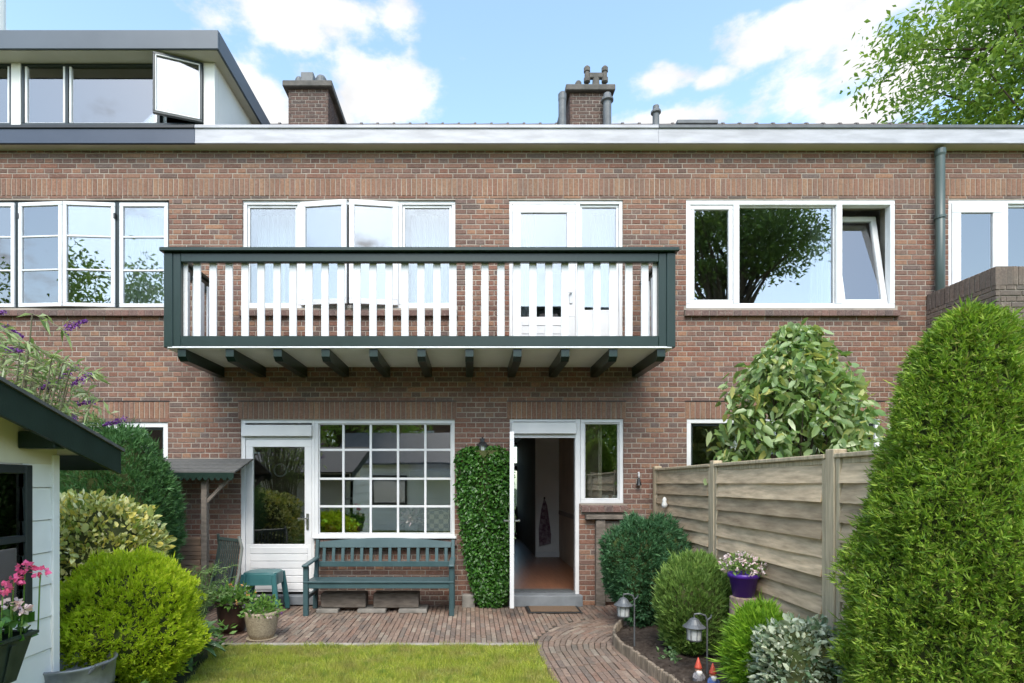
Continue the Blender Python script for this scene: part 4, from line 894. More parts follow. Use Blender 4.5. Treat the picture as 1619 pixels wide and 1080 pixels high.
# magnolia like shrub behind the fence
mx0, my0 = 3.42, -1.45
t = thing('large_leaved_shrub', (mx0, my0, 0), 'tall shrub with big pale drooping leaves behind the fence', 'shrub')
cl = []
for i in range(520):
    z = 1.2+2.0*random.random()**.9; w_ = np.interp(z, [1.2, 1.7, 2.3, 2.7, 3.0, 3.25], [.75, .95, .8, .58, .3, .1]); a = random.uniform(0, 6.283); r = w_*math.sqrt(random.uniform(.12, 1))
    cl.append((mx0+r*math.cos(a), my0+r*math.sin(a)*.8, z))
cl = np.array(cl); P = np.repeat(cl, 10, 0)+rng.normal(0, .045, (5200, 3)); n = len(P)
Ld = np.c_[rng.normal(0, .8, n), rng.normal(-.3, .7, n), rng.normal(-.35, .45, n)]
leaves('foliage', P, Ld, rng.uniform(.08, .145, n), rng.uniform(.045, .075, n), M['l_mag'], t, .16, .3, oval=True)
mb = MB()
for i in range(0, 520, 9):
    c = cl[i]; mb.tube([(mx0+random.uniform(-.08, .08), my0, .0), (mx0+(c[0]-mx0)*.3, my0+(c[1]-my0)*.3, .5+c[2]*.35), tuple(c)], [.02, .014, .004], 5)
mb.build('branches', M['bark'], t)
# trees
def tree(name, label, base_, c, rad, ncl, per, ln, wd, m, tr=.3, group=None, seed=5, sp=.55, shape=None):
    t = thing(name, base_, label, 'tree', group); r = np.random.default_rng(seed); Dv = r.normal(size=(ncl, 3)); Dv /= np.linalg.norm(Dv, axis=1, keepdims=True)
    cl = Dv*(lump(Dv, seed, .16, 3)*r.uniform(.25, 1, ncl)**.5)[:, None]*np.array(rad)+np.array(c)
    P = np.repeat(cl, per, 0)+r.normal(0, 1, (ncl*per, 3))*np.array([sp, sp, sp*.5]); n = len(P)
    leaves('crown', P, np.c_[r.normal(0, 1, n), r.normal(0, 1, n), r.normal(-.25, .6, n)], ln*r.uniform(.6, 1.3, n), wd*r.uniform(.6, 1.3, n), m, t, .2, .2)
    b = Vector(base_); ce = Vector(c); mb = MB(); mb.tube([b, b+(ce-b)*.45+Vector((.2, .1, 0)), ce+Vector((0, 0, rad[2]*.5))], [tr, tr*.7, tr*.15], 10)
    for i in range(0, ncl, max(1, ncl//45)):
        e = Vector(cl[i]); s = b+(ce-b)*(.4+.5*r.random()); mid = (s+e)/2+Vector((0, 0, .12*(e-s).length)); mb.tube([s, mid, e], [tr*.22, tr*.13, tr*.03], 6)
    mb.build('trunk', M['bark'], t); return t
tree('tree', 'leafy green tree rising behind the roof at upper right', (25, 14.5, -.03), (23.9, 14.5, 19.2), (6.0, 4.5, 5.4), 230, 110, .3, .13, M['l_tree'], .5, None, 9, .6)
tree('tree', 'dark spreading tree mirrored in the large right window', (10.0, -15.5, -.03), (10.7, -15.0, 11.5), (3.3, 2.4, 1.9), 130, 130, .2, .09, M['l_dark'], .4, None, 14, .5)
tree('tree', 'dark bushy tree mirrored low in the left muntined window', (-15.5, -15.5, -.03), (-15, -15, 7.6), (4.6, 3, 3.2), 120, 90, .22, .1, M['l_dark'], .3, None, 17, .5)
tree('tree', 'garden tree mirrored in the ground floor muntin window', (-5.2, -14.5, -.03), (-4.8, -14.5, 4.6), (3.0, 2, 2.3), 120, 70, .18, .09, M['l_tree'], .22, None, 19, .4)
tree('tree', 'garden tree mirrored in the light beside the open door', (4.6, -13.5, -.03), (4.2, -13.5, 3.6), (1.9, 1.6, 2.2), 110, 70, .16, .08, M['l_tree'], .18, None, 23, .35)
# ---------------------------------------------------------------- fence
FX = 2.43
fz = 1.8
fence = thing('fence', (FX, -1.8, 0), 'weathered wooden fence of woven horizontal boards on the right', 'fence')
posts = [-.06, -1.8, -3.61]
for i, y in enumerate(posts):
    MB().box(FX-.045, y-.045, -.03, FX+.045, y+.045, fz+.03, .006).build('post', M['woodpost'], fence)
ends = [(-.11, -1.75), (-1.85, -3.56), (-3.66, -4.25)]
for pi, (ya, yb) in enumerate(ends):
    L = ya-yb; pf = MB()
    for yy in (ya-.022, yb+.022): pf.box(FX-.038, yy-.02, .1, FX+.022, yy+.02, fz-.031, .004)
    for z in (.12, fz-.05): pf.box(FX-.02, yb+.044, z-.02, FX+.02, ya-.044, z+.02, .004)
    panel = pf.build('panel', M['woodpost'], fence)
    MB().box(FX-.05, yb-.04 if pi < 2 else yb, fz-.03, FX+.05, ya+.04, fz+.0, .004).build('cap_board', M['woodpost'], panel) if False else None
    MB().box(FX-.05, yb+.002, fz-.03, FX+.05, ya-.002, fz, .005).build('cap_board', M['woodpost'], panel)
    nb = max(1, round(2*L/1.8)); bat = [ya-L*(k+1)/(nb+1) for k in range(nb)]
    for y in bat: MB().box(FX-.005, y-.012, .14, FX+.007, y+.012, fz-.072, .002).build('batten', M['woodpost'], panel)
    z = fz-.196; r = 0
    while z > .1:
        n = 16; vs = []
        for j in range(n+1):
            u = j/n; off = math.cos(u*math.pi*(nb+1))*.004*(1 if r % 2 else -1); w_ = random.uniform(-.0015, .0015)
            xx = FX-.004+off-.004*(r % 2)
            for (dx, dz) in ((-.028, .0), (.0, .134), (.009, .134), (-.019, .0)): vs.append((xx+dx-.010+.0, ya-.042-(L-.084)*u, z+dz+w_))
        fs = []
        for j in range(n):
            for q in range(4): fs.append((j*4+q, j*4+(q+1) % 4, (j+1)*4+(q+1) % 4, (j+1)*4+q))
        fs += [(0, 1, 2, 3), (n*4+3, n*4+2, n*4+1, n*4)]
        MB().add(vs, fs).build('board', M['wood'], panel); z -= .1275; r += 1
# ---------------------------------------------------------------- bench
by0, by1 = -.6, -.2; bxa, bxb = WX(480, by0)+.0, WX(718, by0)
bn = thing('garden_bench', ((bxa+bxb)/2, -.4, 0), 'blue green slatted garden bench below the muntin window', 'bench')
m = M['benchpaint']; BZ = .015
for sx in (bxa+.03, bxb-.03):
    MB().box(sx-.03, by0-.03, BZ-.012, sx+.03, by0+.03, .6, .006).build('leg', m, bn)
    MB().bar((sx, by1+.0, BZ-.01), (sx, by1+.04, .44), .055, .055, (1, 0, 0)).bar((sx, by1+.04, .43), (sx, by1+.12, .87), .055, .045, (1, 0, 0)).build('leg', m, bn)
    MB().bar((sx, by0-.07, .612), (sx, by1+.085, .645), .07, .028, b=.008).build('armrest', m, bn)
    MB().box(sx-.02, by0+.031, .2, sx+.02, by1-.02, .245, .004).build('stretcher', m, bn)
    MB().box(sx-.02, by0+.031, .345, sx+.02, by1+.0, .395, .004).build('seat_rail', m, bn)
MB().box(bxa+.061, by0-.02, .335, bxb-.061, by0+.012, .398, .005).build('front_apron', m, bn)
for i in range(5): MB().box(bxa+.01 if i else bxa+.0, by0-.035+i*.085, .4-.003*i, bxb-.01 if i else bxb, by0+.04+i*.085, .424-.003*i, .005).build('seat_slat', m, bn)
def yb_(z): return by1+.04+(z-.43)/.44*.08
n = 14; vs = []
for i in range(n+1):
    u = i/n; x = bxa+.058+(bxb-bxa-.116)*u; zt = .845+.05*(1-(2*u-1)**2); 
    for (dy, zz) in ((-.016, .775), (-.014, zt), (.014, zt), (.012, .775)): vs.append((x, yb_(zz)+dy, zz))
MB().add(vs, [(j*4+q, j*4+(q+1) % 4, (j+1)*4+(q+1) % 4, (j+1)*4+q) for j in range(n) for q in range(4)]+[(0, 1, 2, 3), (n*4+3, n*4+2, n*4+1, n*4)]).build('top_rail', m, bn)
MB().bar((bxa+.058, yb_(.565), .565), (bxb-.058, yb_(.565), .565), .028, .07).build('lower_back_rail', m, bn)
for i in range(14):
    x = bxa+.12+(bxb-bxa-.24)*i/13; MB().bar((x, yb_(.6), .595), (x, yb_(.78), .79), .042, .016, (0, 1, 0), .003).build('back_slat', m, bn)
# timber blocks and slabs under the bench
for i, (a, b, lab) in enumerate(((507, 578, 'weathered square timber block under the bench, left of the two'), (590, 662, 'weathered square timber block under the bench, right of the two'))):
    tag(MB().box(WX(a, -.4), -.4, .052, WX(b, -.4), -.2, .235, .012).build('timber_block', M['woodgrey']), lab, 'timber block', 'timber blocks under the bench')
for a, b, lab in ((500, 535, 'flat concrete slab at the left under the timber blocks'), (565, 610, 'flat concrete slab bridging the gap between the timber blocks'), (630, 675, 'flat concrete slab at the right under the timber blocks')):
    tag(MB().box(WX(a, -.45), -.47, .002, WX(b, -.45), -.17, .051, .008).build('concrete_slab', M['concrete']), lab, 'slab', 'concrete slabs under the bench')
# ---------------------------------------------------------------- stools
def stool(lab):
    c = (-2.58, -.42); t = thing('plastic_stool', (c[0], c[1], .006), lab, 'stool', 'stacked green plastic stools'); m = M['plasticgreen']
    mb = MB(); n = 32; vs = []
    for (s, z) in ((.0, .452), (.19, .452), (.205, .445), (.21, .43), (.215, .37), (.205, .37), (.2, .42)):
        for i in range(n):
            a = 2*math.pi*i/n; q = (abs(math.cos(a))**5+abs(math.sin(a))**5)**(-1/5); vs.append((c[0]+s*q*math.cos(a), c[1]+s*q*math.sin(a)*.85, z))
    mb.add(vs, [(k*n+i, k*n+(i+1) % n, (k+1)*n+(i+1) % n, (k+1)*n+i) for k in range(6) for i in range(n)]); mb.build('seat', m, t)
    for sx in (-1, 1):
        for sy in (-1, 1):
            MB().bar((c[0]+sx*.185, c[1]+sy*.155, .43), (c[0]+sx*.235, c[1]+sy*.2, .012), .055, .04, (0, 1, 0), .008).build('leg', m, t)
    return t
s1 = stool('lowest green plastic stool of the stack by the white door')
for i, lab in enumerate(('middle green plastic stool of the stack by the white door', 'topmost green plastic stool of the stack by the white door')):
    c = copy_tree(s1); c['label'] = lab; c.location.z += .034*(i+1)
# ---------------------------------------------------------------- folded chair
fc = thing('folding_chair', (-3.02, -.75, 0), 'folded dark green slatted garden chair leaning at the wall', 'chair')
Xf = Matrix.Translation((-3.03, -.72, .008)) @ Matrix.Rotation(R(-38), 4, 'Z') @ Matrix.Rotation(R(-14), 4, 'X')
mg = mat('old green chair paint', (.022, .04, .038), (.035, .055, .05), 8, .5); mw = mat('pale worn edge', (.2, .21, .19), None, 9, .6)
def xb(mb, nm, mt):
    mb.v = [tuple(Xf @ Vector(p)) for p in mb.v]; return mb.build(nm, mt, fc)
for s in (-.27, .27): xb(MB().tube([(s, .0, .0), (s, .0, .55), (s*.98, -.03, .85), (s*.9, -.09, .98)], .018, 8), 'side_rail', mw if s > 0 else mg)
for z, n_ in ((.3, 'cross_rail'), (.93, 'cross_rail')): xb(MB().box(-.25, -.07 if z > .5 else -.012, z-.02, .25, -.045 if z > .5 else .012, z+.02, .004), n_, mg)
for i in range(11): xb(MB().bar((-.23+i*.046, -.002, .32), (-.23+i*.046, -.055, .91), .022, .012, (0, 1, 0), .002), 'slat', mg)
for s in (-.2, .2): xb(MB().tube([(s, -.06, .0), (s, -.05, .62)], .014, 7), 'leg', mg)
# ---------------------------------------------------------------- log store
ls = thing('log_store', (-3.9, -.25, 0), 'small lean-to wood store with scalloped edge against the wall', 'shelter')
lx0, lx1 = -5.0, WX(378, -.5)
for k in range(4):
    ya = -.004-.14*k; zz = 1.93-.045*k
    MB().add([(lx0, ya-.16, zz-.045), (lx1-.02, ya-.16, zz-.045), (lx1-.02, ya, zz), (lx0, ya, zz)]+[(lx0, ya-.16, zz-.065), (lx1-.02, ya-.16, zz-.065), (lx1-.02, ya, zz-.02), (lx0, ya, zz-.02)], [(0, 1, 2, 3), (7, 6, 5, 4), (0, 4, 5, 1), (1, 5, 6, 2), (2, 6, 7, 3), (3, 7, 4, 0)]).build('roof_board', M['felt'], ls)
yv = -.59; zt = 1.735; pr = [(lx0, yv, zt), (lx1-.03, yv, zt)]; x = lx1-.03
sc_ = []
while x > lx0+.08:
    for q in range(5): sc_.append((x-.075*q/5, yv, zt-.055-.04*abs(math.sin(math.pi*(q/5)))))
    x -= .075
MB().prism(pr+sc_+[(lx0, yv, zt-.055)], 0, (0, .018, 0)).build('valance', M['greenold'], ls)
for px in (325,):
    xx = WX(px, -.45); MB().box(xx-.035, -.5, -.03, xx+.035, -.43, 1.74, .005).build('post', M['woodgrey'], ls); MB().bar((xx, -.465, 1.35), (xx+.33, -.465, 1.7), .04, .04).build('brace', M['woodgrey'], ls)
    MB().box(xx-.03, -.42, -.03, xx+.03, -.36, .002).build('foot', M['woodgrey'], ls)
xx = WX(325, -.45)
pl = [(.12, .16, .5), (.185, .3, .45), (.33, .36, .62), (.42, .52, .5), (.56, .6, .62), (.66, .71, .5), (.78, .84, .55), (.9, .95, .5), (1.02, 1.07, .6), (1.13, 1.22, .55), (1.27, 1.31, .5)]
zz = -.03+.06
for i in range(13):
    hgt = random.choice((.05, .07, .09, .1)); ln_ = random.uniform(.5, .62); o_ = random.uniform(0, .05)
    o = MB().box(xx-.04-o_-ln_, -.43, zz, xx-.04-o_, -.43+random.uniform(.16, .3), zz+hgt-.004, .005).build('plank', M['plank']); zz += hgt
    tag(o, f"{['lowest', 'second', 'third', 'fourth', 'fifth', 'sixth', 'seventh', 'eighth', 'ninth', 'tenth', 'eleventh', 'twelfth', 'topmost'][i]} rough plank{' from the bottom' if 0 < i < 12 else ''} in the pile under the lean-to", 'plank', 'planks stacked under the lean-to')
MB().box(xx-.7, -.44, -.03, xx-.06, -.1, .03).build('bearer', M['woodgrey'], ls)
# ---------------------------------------------------------------- shed at left
SX = -2.62; syf = -3.8; syn = -6.9
sh = thing('shed', (SX-1, -5.2, 0), 'white boarded garden shed with dark green roof edge at left', 'shed')
MB().box(-4.6, syn, -.03, SX-.02, syf-.02, 1.68).build('core_wall', M['shedwhite'], sh)
bz = -.02; k_ = 0
def shed_top(y): return 1.70+(syf+.42-y)*.305
wy0, wy1 = -4.75, -4.06; wz0, wz1 = .88, 1.66
while bz < 1.6:
    z1 = bz+.2
    for (a, b) in (((syn, wy0), (wy1, syf)) if (z1 > wz0+.05 and bz < wz1-.05) else ((syn, syf),)):
        mb = MB(); mb.add([(SX-.019, a, bz), (SX+.004, a, bz), (SX-.006, a, z1-.006), (SX-.019, a, z1-.006), (SX-.019, b, bz), (SX+.004, b, bz), (SX-.006, b, z1-.006), (SX-.019, b, z1-.006)], [(0, 1, 2, 3), (7, 6, 5, 4), (0, 4, 5, 1), (1, 5, 6, 2), (2, 6, 7, 3), (3, 7, 4, 0)])
        mb.build('siding_board', M['shedwhite'], sh)
    mb = MB(); mb.add([(SX-.0195, syf-.019, bz), (SX-.0195, syf+.003, bz), (SX-.0195, syf-.006, z1-.006), (SX-.0195, syf-.019, z1-.006), (-4.6, syf-.019, bz), (-4.6, syf+.003, bz), (-4.6, syf-.006, z1-.006), (-4.6, syf-.019, z1-.006)], [(0, 1, 2, 3), (7, 6, 5, 4), (0, 4, 5, 1), (1, 5, 6, 2), (2, 6, 7, 3), (3, 7, 4, 0)]); mb.build('siding_board', M['shedwhite'], sh)
    bz += .2
MB().box(SX-.02, syf-.045, -.03, SX+.014, syf+.012, 1.78, .004).build('corner_board', M['shedwhite'], sh)
MB().box(SX-.06, wy0-.05, wz0-.05, SX+.018, wy0, wz1+.05, .004).box(SX-.06, wy1, wz0-.05, SX+.018, wy1+.05, wz1+.05, .004).box(SX-.06, wy0, wz1, SX+.018, wy1, wz1+.05, .004).box(SX-.06, wy0, wz0-.05, SX+.018, wy1, wz0, .004).box(SX-.03, wy0, 1.26, SX+.016, wy1, 1.3, .003).build('window', M['darkframe'], sh)
MB().box(SX-.018, wy0+.001, wz0+.001, SX-.012, wy1-.001, wz1-.001).build('pane', M['glassdark'], sh)
bxg = SX+.25
ya, yb = -3.55, -5.6
def zr(y): return 1.83+(-3.58-y)*.305
MB().prism([(bxg, ya, zr(ya)-.155), (bxg, ya, zr(ya)), (bxg, yb, zr(yb)), (bxg, yb, zr(yb)-.175)], 0, (-.025, 0, 0)).build('barge_board', M['greenold'], sh)
MB().prism([(bxg+.015, ya+.02, zr(ya)-.004), (bxg+.015, ya+.02, zr(ya)+.016), (bxg+.015, yb, zr(yb)+.02), (bxg+.015, yb, zr(yb)+.0)], 0, (-2.4, 0, 0)).build('roof', M['felt'], sh)
MB().prism([(bxg-.026, ya, zr(ya)-.03), (bxg-.026, ya, zr(ya)-.005), (bxg-.026, yb, zr(yb)-.005), (bxg-.026, yb, zr(yb)-.03)], 0, (-2.0, 0, 0)).build('roof_soffit', M['shedcream_lit'], sh)
MB().prism([(SX+.004, syf-.0, 1.72), (SX+.004, syf, zr(syf)-.031), (SX+.004, yb, zr(yb)-.031), (SX+.004, yb, 1.72)], 0, (-.03, 0, 0)).build('gable_board', M['shedcream_lit'], sh)  # upper siding with the warm light on it put into its colour
for yy in (-4.02, ): MB().box(SX+.006, yy-.09, zr(yy)-.16, bxg-.03, yy+.0, zr(yy)-.06, .006).build('purlin', M['greenold'], sh)
MB().box(bxg-.05, ya-.02, zr(ya)-.13, -4.6, ya+.005, zr(ya)-.03).build('eaves_board', M['greenold'], sh)
# flower trough with geraniums on the shed wall
ft = thing('flower_trough', (SX+.12, -4.5, .55), 'dark green plastic flower trough hanging on the white shed', 'planter')
mb = MB(); y0, y1 = -5.0, -4.28
ring = lambda x0, x1, a, b, z: [(x0, a, z), (x1, a, z), (x1, b, z), (x0, b, z)]
lv = [ring(SX+.05, SX+.19, y0+.06, y1-.06, .55), ring(SX+.025, SX+.235, y0+.01, y1-.012, .775), ring(SX+.02, SX+.25, y0, y1+.02, .785), ring(SX+.02, SX+.25, y0, y1+.02, .8), ring(SX+.035, SX+.225, y0+.02, y1-.02, .8), ring(SX+.035, SX+.225, y0+.02, y1-.02, .74)]
mb.add([p for r_ in lv for p in r_], [(k*4+q, k*4+(q+1) % 4, (k+1)*4+(q+1) % 4, (k+1)*4+q) for k in range(5) for q in range(4)]+[(3, 2, 1, 0), (20, 21, 22, 23)])
mb.build('trough', M['boxgreen'], ft)
for yy in (-4.42, -4.6, -4.8): MB().bar((SX+.243, yy, .76), (SX+.2, yy, .57), .03, .006, (1, 0, 0), .001).build('rib', M['boxgreen'], ft)
MB().bar((SX+.02, -4.5, .7), (SX-.0, -4.5, .7), .2, .02).build('bracket', M['metalblack'], ft)
n = 260; P = np.c_[rng.uniform(SX+.04, SX+.25, n), rng.uniform(-4.95, -4.27, n), rng.uniform(.78, .93, n)]
gr = thing('geranium', (SX+.13, -4.5, .77), 'pink flowering geranium in the trough on the shed', 'flower')
leaves('foliage', P, np.c_[rng.normal(.3, .6, n), rng.normal(.1, .6, n), rng.normal(.2, .5, n)], rng.uniform(.04, .075, n), rng.uniform(.04, .065, n), M['l_ivy'], gr, .12)
mb = MB(); PP = []; QQ = []
for (px, py, d_, big, pale) in ((22, 918, 2.92, .045, 0), (40, 897, 3.0, .04, 0), (64, 905, 3.04, .04, 0), (18, 955, 2.9, .05, 1), (36, 962, 2.93, .035, 1), (5, 930, 2.85, .04, 0)):
    p = np.array([(px-VX)*d_/F, d_-D, EYE+(VY-py)*d_/F]); mb.tube([(p[0]-.03, p[1]+.02, .78), (p[0]-.005, p[1], p[2]-.08), tuple(p)], .004, 5)
    for _ in range(26):
        dv = rng.normal(size=3); dv /= np.linalg.norm(dv); (QQ if pale else PP).append(np.r_[p+dv*big*.6*np.array([1, 1, .6]), dv])
mb.build('stem', M['l_pot'], gr)
for arr, mt, nm in ((PP, 'f_pink', 'pink_bloom'), (QQ, 'f_pale', 'pale_bloom')):
    A = np.array(arr); leaves(nm, A[:, :3], A[:, 3:]+rng.normal(0, .4, (len(A), 3)), .03, .026, M[mt], gr, .1)
# zinc tub
tb = thing('zinc_tub', (-2.42, -3.72, 0), 'round zinc wash tub on the ground beside the shed corner', 'tub')
tx_, ty_ = -2.45, -3.66
tx_ = -2.62
MB().lathe([(.2, 0), (.22, .1), (.225, .115), (.22, .13), (.235, .3), (.24, .31), (.235, .32), (.245, .44), (.255, .455), (.245, .465), (.235, .45), (.2, .05), (.01, .04)], (tx_, ty_, -.02), 32).build('tub', M['zinc'], tb, True)
MB().tube([(tx_+.2, ty_-.13, .4), (tx_+.25, ty_-.14, .45), (tx_+.27, ty_-.06, .45), (tx_+.23, ty_-.05, .4)], .012, 8).build('handle', M['zinc'], tb)
# buddleja behind the shed
bd = thing('butterfly_bush', (-3.5, -2.9, 0), 'arching butterfly bush with purple flower spikes above the shed roof', 'shrub')
mb = MB(); LP = []; LD = []; FP = []; FD = []
heads = [(103, 521, 40, -18), (2, 552, 45, 5), (122, 580, -30, 20), (145, 592, -40, 22), (92, 601, -45, 22), (150, 632, -28, 8), (122, 660, -12, 4), (196, 664, -22, 6), (-25, 500, 40, -8), (60, 640, -20, 8), (8, 518, 20, 10)]
for i in range(80):
    if i < len(heads): px, py, _, _ = heads[i]
    else: px, py = random.uniform(-60, 170), 0; py = random.uniform(540, 700) if px > 60 else random.uniform(510, 640); py = max(py, 515+max(0, px)*.55)
    d_ = random.uniform(4.0, 4.7); e = Vector(((px-VX)*d_/F, d_-D, EYE+(VY-py)*d_/F)); b = Vector((-3.5+random.uniform(-.15, .15), -2.95+random.uniform(-.1, .1), .0))
    top = e+Vector((-.25, random.uniform(-.1, .1), .12)); mid = b.lerp(top, .6)+Vector((-.08, 0, .3)); pts = [b, mid, top, e]
    mb.tube(pts, [.012, .008, .005, .003], 5)
    for s_ in range(20):
        u = random.uniform(.55, 1.0); q = mid.lerp(top, (u-.55)/.25) if u < .8 else top.lerp(e, (u-.8)/.2)
        LP.append(tuple(q)); LD.append((random.gauss(.2, .8), random.gauss(0, .8), random.gauss(-.1, .5)))
    if i < len(heads):
        dx, dy = heads[i][2:]; dr0 = Vector((dx, 0, -dy*1.0)).normalized()
        for s_ in range(150):
            u = random.random(); r_ = .026*(1-u*.8); FP.append(tuple(e+dr0*(u*.17)+Vector((random.gauss(0, r_*.6), random.gauss(0, r_*.6), random.gauss(0, r_*.6))))); FD.append((random.gauss(0, 1), random.gauss(0, 1), random.gauss(0, 1)))
mb.build('stem', mat('buddleja stem', (.2, .2, .12), (.14, .12, .07), 9, .8), bd)
leaves('foliage', np.array(LP), np.array(LD), rng.uniform(.07, .15, len(LP)), rng.uniform(.014, .028, len(LP)), M['l_bud'], bd, .15, .2); leaves('flower_spike', np.array(FP), np.array(FD), .016, .014, M['f_purple'], bd, .1)
# ---------------------------------------------------------------- pots on the terrace
def pot(lab, x, y, prof, mt, saucer=None):
    t = thing('plant_pot', (x, y, .004), lab, 'pot'); MB().lathe(prof, (x, y, .008), 32).build('pot', M[mt], t, True)
    MB().lathe([(prof[0][0]*1.25, 0), (prof[0][0]*1.35, .018), (prof[0][0]*1.2, .018)], (x, y, -.004), 28).build('saucer', M[mt], t); return t
x, y = WX(368, -1.32), -1.32
pot('dark brown glazed pot, the larger of two by the lawn', x, y, [(.115, 0), (.15, .14), (.165, .3), (.18, .31), (.18, .335), (.162, .335), (.15, .28), (.01, .28)], 'potbrown')
def pot_plant(name, lab, cat, x, y, z, r, h_, n, ln, wd, mt, flowers=(), fm=()):
    t = thing(name, (x, y, z), lab, cat); Dv = sphere_dirs(n); Dv[:, 2] = np.abs(Dv[:, 2]); P = Dv*np.array([r, r, h_])*rng.uniform(.3, 1, (n, 1))+np.array([x, y, z])
    leaves('foliage', P, Dv+rng.normal(0, .6, Dv.shape), ln*rng.uniform(.6, 1.3, n), wd*rng.uniform(.6, 1.3, n), M[mt], t, .15)
    for fm_, cnt, sz in fm:
        Dv = sphere_dirs(cnt); Dv[:, 2] = np.abs(Dv[:, 2]); P = Dv*np.array([r, r, h_])*1.04+np.array([x, y, z]); P = np.repeat(P, 7, 0)+rng.normal(0, sz*.35, (cnt*7, 3))
        leaves('flower', P, rng.normal(0, 1, P.shape), sz, sz*.8, M[fm_], t, .1)['kind'] = 'stuff'
    MB().tube([(x, y, z-.05), (x, y, z+h_*.5)], [.012, .006], 6).build('stem', M['bark'], t); return t
pot_plant('potted_plant', 'leafy plant with orange flowers in the brown pot', 'plant', x, y, .31, .23, .21, 420, .07, .035, 'l_pot', fm=(('f_orange', 9, .022),))
x, y = WX(414, -1.56), -1.56
pot('speckled beige stoneware pot on the terrace', x, y, [(.115, 0), (.14, .06), (.165, .2), (.175, .26), (.172, .28), (.155, .28), (.14, .23), (.01, .23)], 'potbeige')
pot_plant('potted_plant', 'leafy plant with small pale flowers in the beige pot', 'plant', x, y, .25, .2, .2, 520, .045, .026, 'l_pot', fm=(('f_pale', 7, .016), ('f_purple', 5, .016)))
# hosta and feathery plant at the lawn's left edge
c = G(300, 1048); h_ = thing('hosta', (c.x, c.y, 0), 'broad leaved hosta between the lime ball and the lawn', 'plant')
for i in range(19):
    a = random.uniform(0, 6.283); el_ = random.uniform(.3, 1.1); L = random.uniform(.2, .34); mb = MB(); vs = []; fs = []; dr0 = Vector((math.cos(a), math.sin(a), 0)); sd_ = Vector((-math.sin(a), math.cos(a), 0))
    for j in range(7):
        u = j/6; r_ = L*u; z = .03+.36*math.sin(el_)*u-.2*u*u*(1.2-el_*.4)+.12; wd_ = .055*math.sin(min(1, u*1.05)*math.pi)**.8+.004
        p = Vector((c.x, c.y, z))+dr0*r_*1.0
        vs += [tuple(p-sd_*wd_+Vector((0, 0, .018))), tuple(p), tuple(p+sd_*wd_+Vector((0, 0, .018)))]
    for j in range(6):
        for q in (0, 1): fs.append((j*3+q, j*3+q+1, j*3+q+4, j*3+q+3))
    MB().add(vs, fs).build('leaf', M['l_hosta'], h_, True)
    MB().tube([(c.x, c.y, -.02), vs[1]], .006, 5).build('stalk', M['l_hosta'], h_) if False else None
MB().tube([(c.x, c.y, -.03), (c.x, c.y, .16)], [.03, .02], 8).build('stem', M['l_hosta'], h_)
c = Vector((-2.83, -1.6, 0)); fp = thing('feathery_plant', tuple(c), 'feathery arching green plant in front of the folded chair', 'plant')
PP = []; LL = []; mb = MB()
for i in range(34):
    a = random.uniform(0, 6.283); r_ = random.uniform(.15, .48); e = c+Vector((math.cos(a)*r_, math.sin(a)*r_*.6, random.uniform(.45, .78))); mid = c+Vector((math.cos(a)*r_*.4, math.sin(a)*r_*.25, e.z*.9)); mb.tube([c, mid, e], [.006, .004, .002], 5)
    for s_ in range(46):
        u = random.random(); p = (c.lerp(mid, .4+.6*u*2) if u < .5 else mid.lerp(e, u*2-1)); PP.append(tuple(p)); LL.append((random.gauss(math.cos(a)*.6, .6), random.gauss(math.sin(a)*.6, .6), random.gauss(.1, .5)))
mb.build('stem', M['l_fern'], fp); leaves('foliage', np.array(PP), np.array(LL), .06, .008, M['l_fern'], fp, .1)
n = 900; P = np.c_[rng.uniform(-3.4, -2.35, n), rng.uniform(-3.4, -1.7, n), rng.uniform(.0, .22, n)]; kk = P[:, 0] < -2.3-.1*rng.random(n)
tag(leaves('ground_cover', P[kk], np.c_[rng.normal(0, 1, kk.sum()), rng.normal(0, 1, kk.sum()), rng.uniform(.1, 1, kk.sum())], .08, .035, M['l_pot']), 'low dark green ground cover at the left lawn edge', 'ground cover', kind='stuff')
# ---------------------------------------------------------------- by the door
wl = thing('wall_lantern', (WX(763, -.1), -.02, 2.05), 'small black wall lantern above the clipped climber', 'lantern'); x = WX(763, -.12); y = -.11; z = 2.04
MB().box(x-.03, -.015, z+.0, x+.03, .006, z+.16, .004).build('back_plate', M['metalblack'], wl); MB().tube([(x, -.012, z+.13), (x, -.07, z+.17), (x, y, z+.15)], .008, 7).build('arm', M['metalblack'], wl)
MB().lathe([(.05, 0), (.042, .01), (.06, .1), (.056, .1)], (x, y, z-.05), 6).build('lamp_glass', M['frost'], wl); MB().lathe([(.08, 0), (.075, .012), (.04, .05), (.022, .055), (.02, .075), (.012, .1), (.002, .105)], (x, y, z+.051), 8).build('hood', M['metalblack'], wl)
for k in range(6): a = k*math.pi/3; MB().tube([(x+.044*math.cos(a), y+.044*math.sin(a), z-.045), (x+.062*math.cos(a), y+.062*math.sin(a), z+.052)], .004, 5).build('bar', M['metalblack'], wl)
dmz = thing('doormat', (1.05, -.3, .01), 'brown coir doormat with black edge before the open door', 'doormat')
MB().box(.7, -.5, .008, 1.37, -.14, .022, .004).build('edge', M['rubber'], dmz); MB().box(.735, -.47, .0225, 1.335, -.17, .03, .003).build('mat', M['mat'], dmz)
wb = thing('wall_bell', (WX(1009), -.03, 1.6), 'small dark bell with pale top hung on the wall by the fence', 'bell'); x = WX(1010, -.04)
MB().lathe([(.012, .1), (.02, .07), (.028, .03), (.036, 0), (.03, .0)], (x, -.045, 1.58), 12).build('bell', M['metalblack'], wb); MB().lathe([(.006, 0), (.014, .02), (.01, .06), (.003, .08)], (x, -.045, 1.68), 8).bar((x, -.045, 1.74), (x, .005, 1.75), .012, .012).build('hook', M['white'], wb)
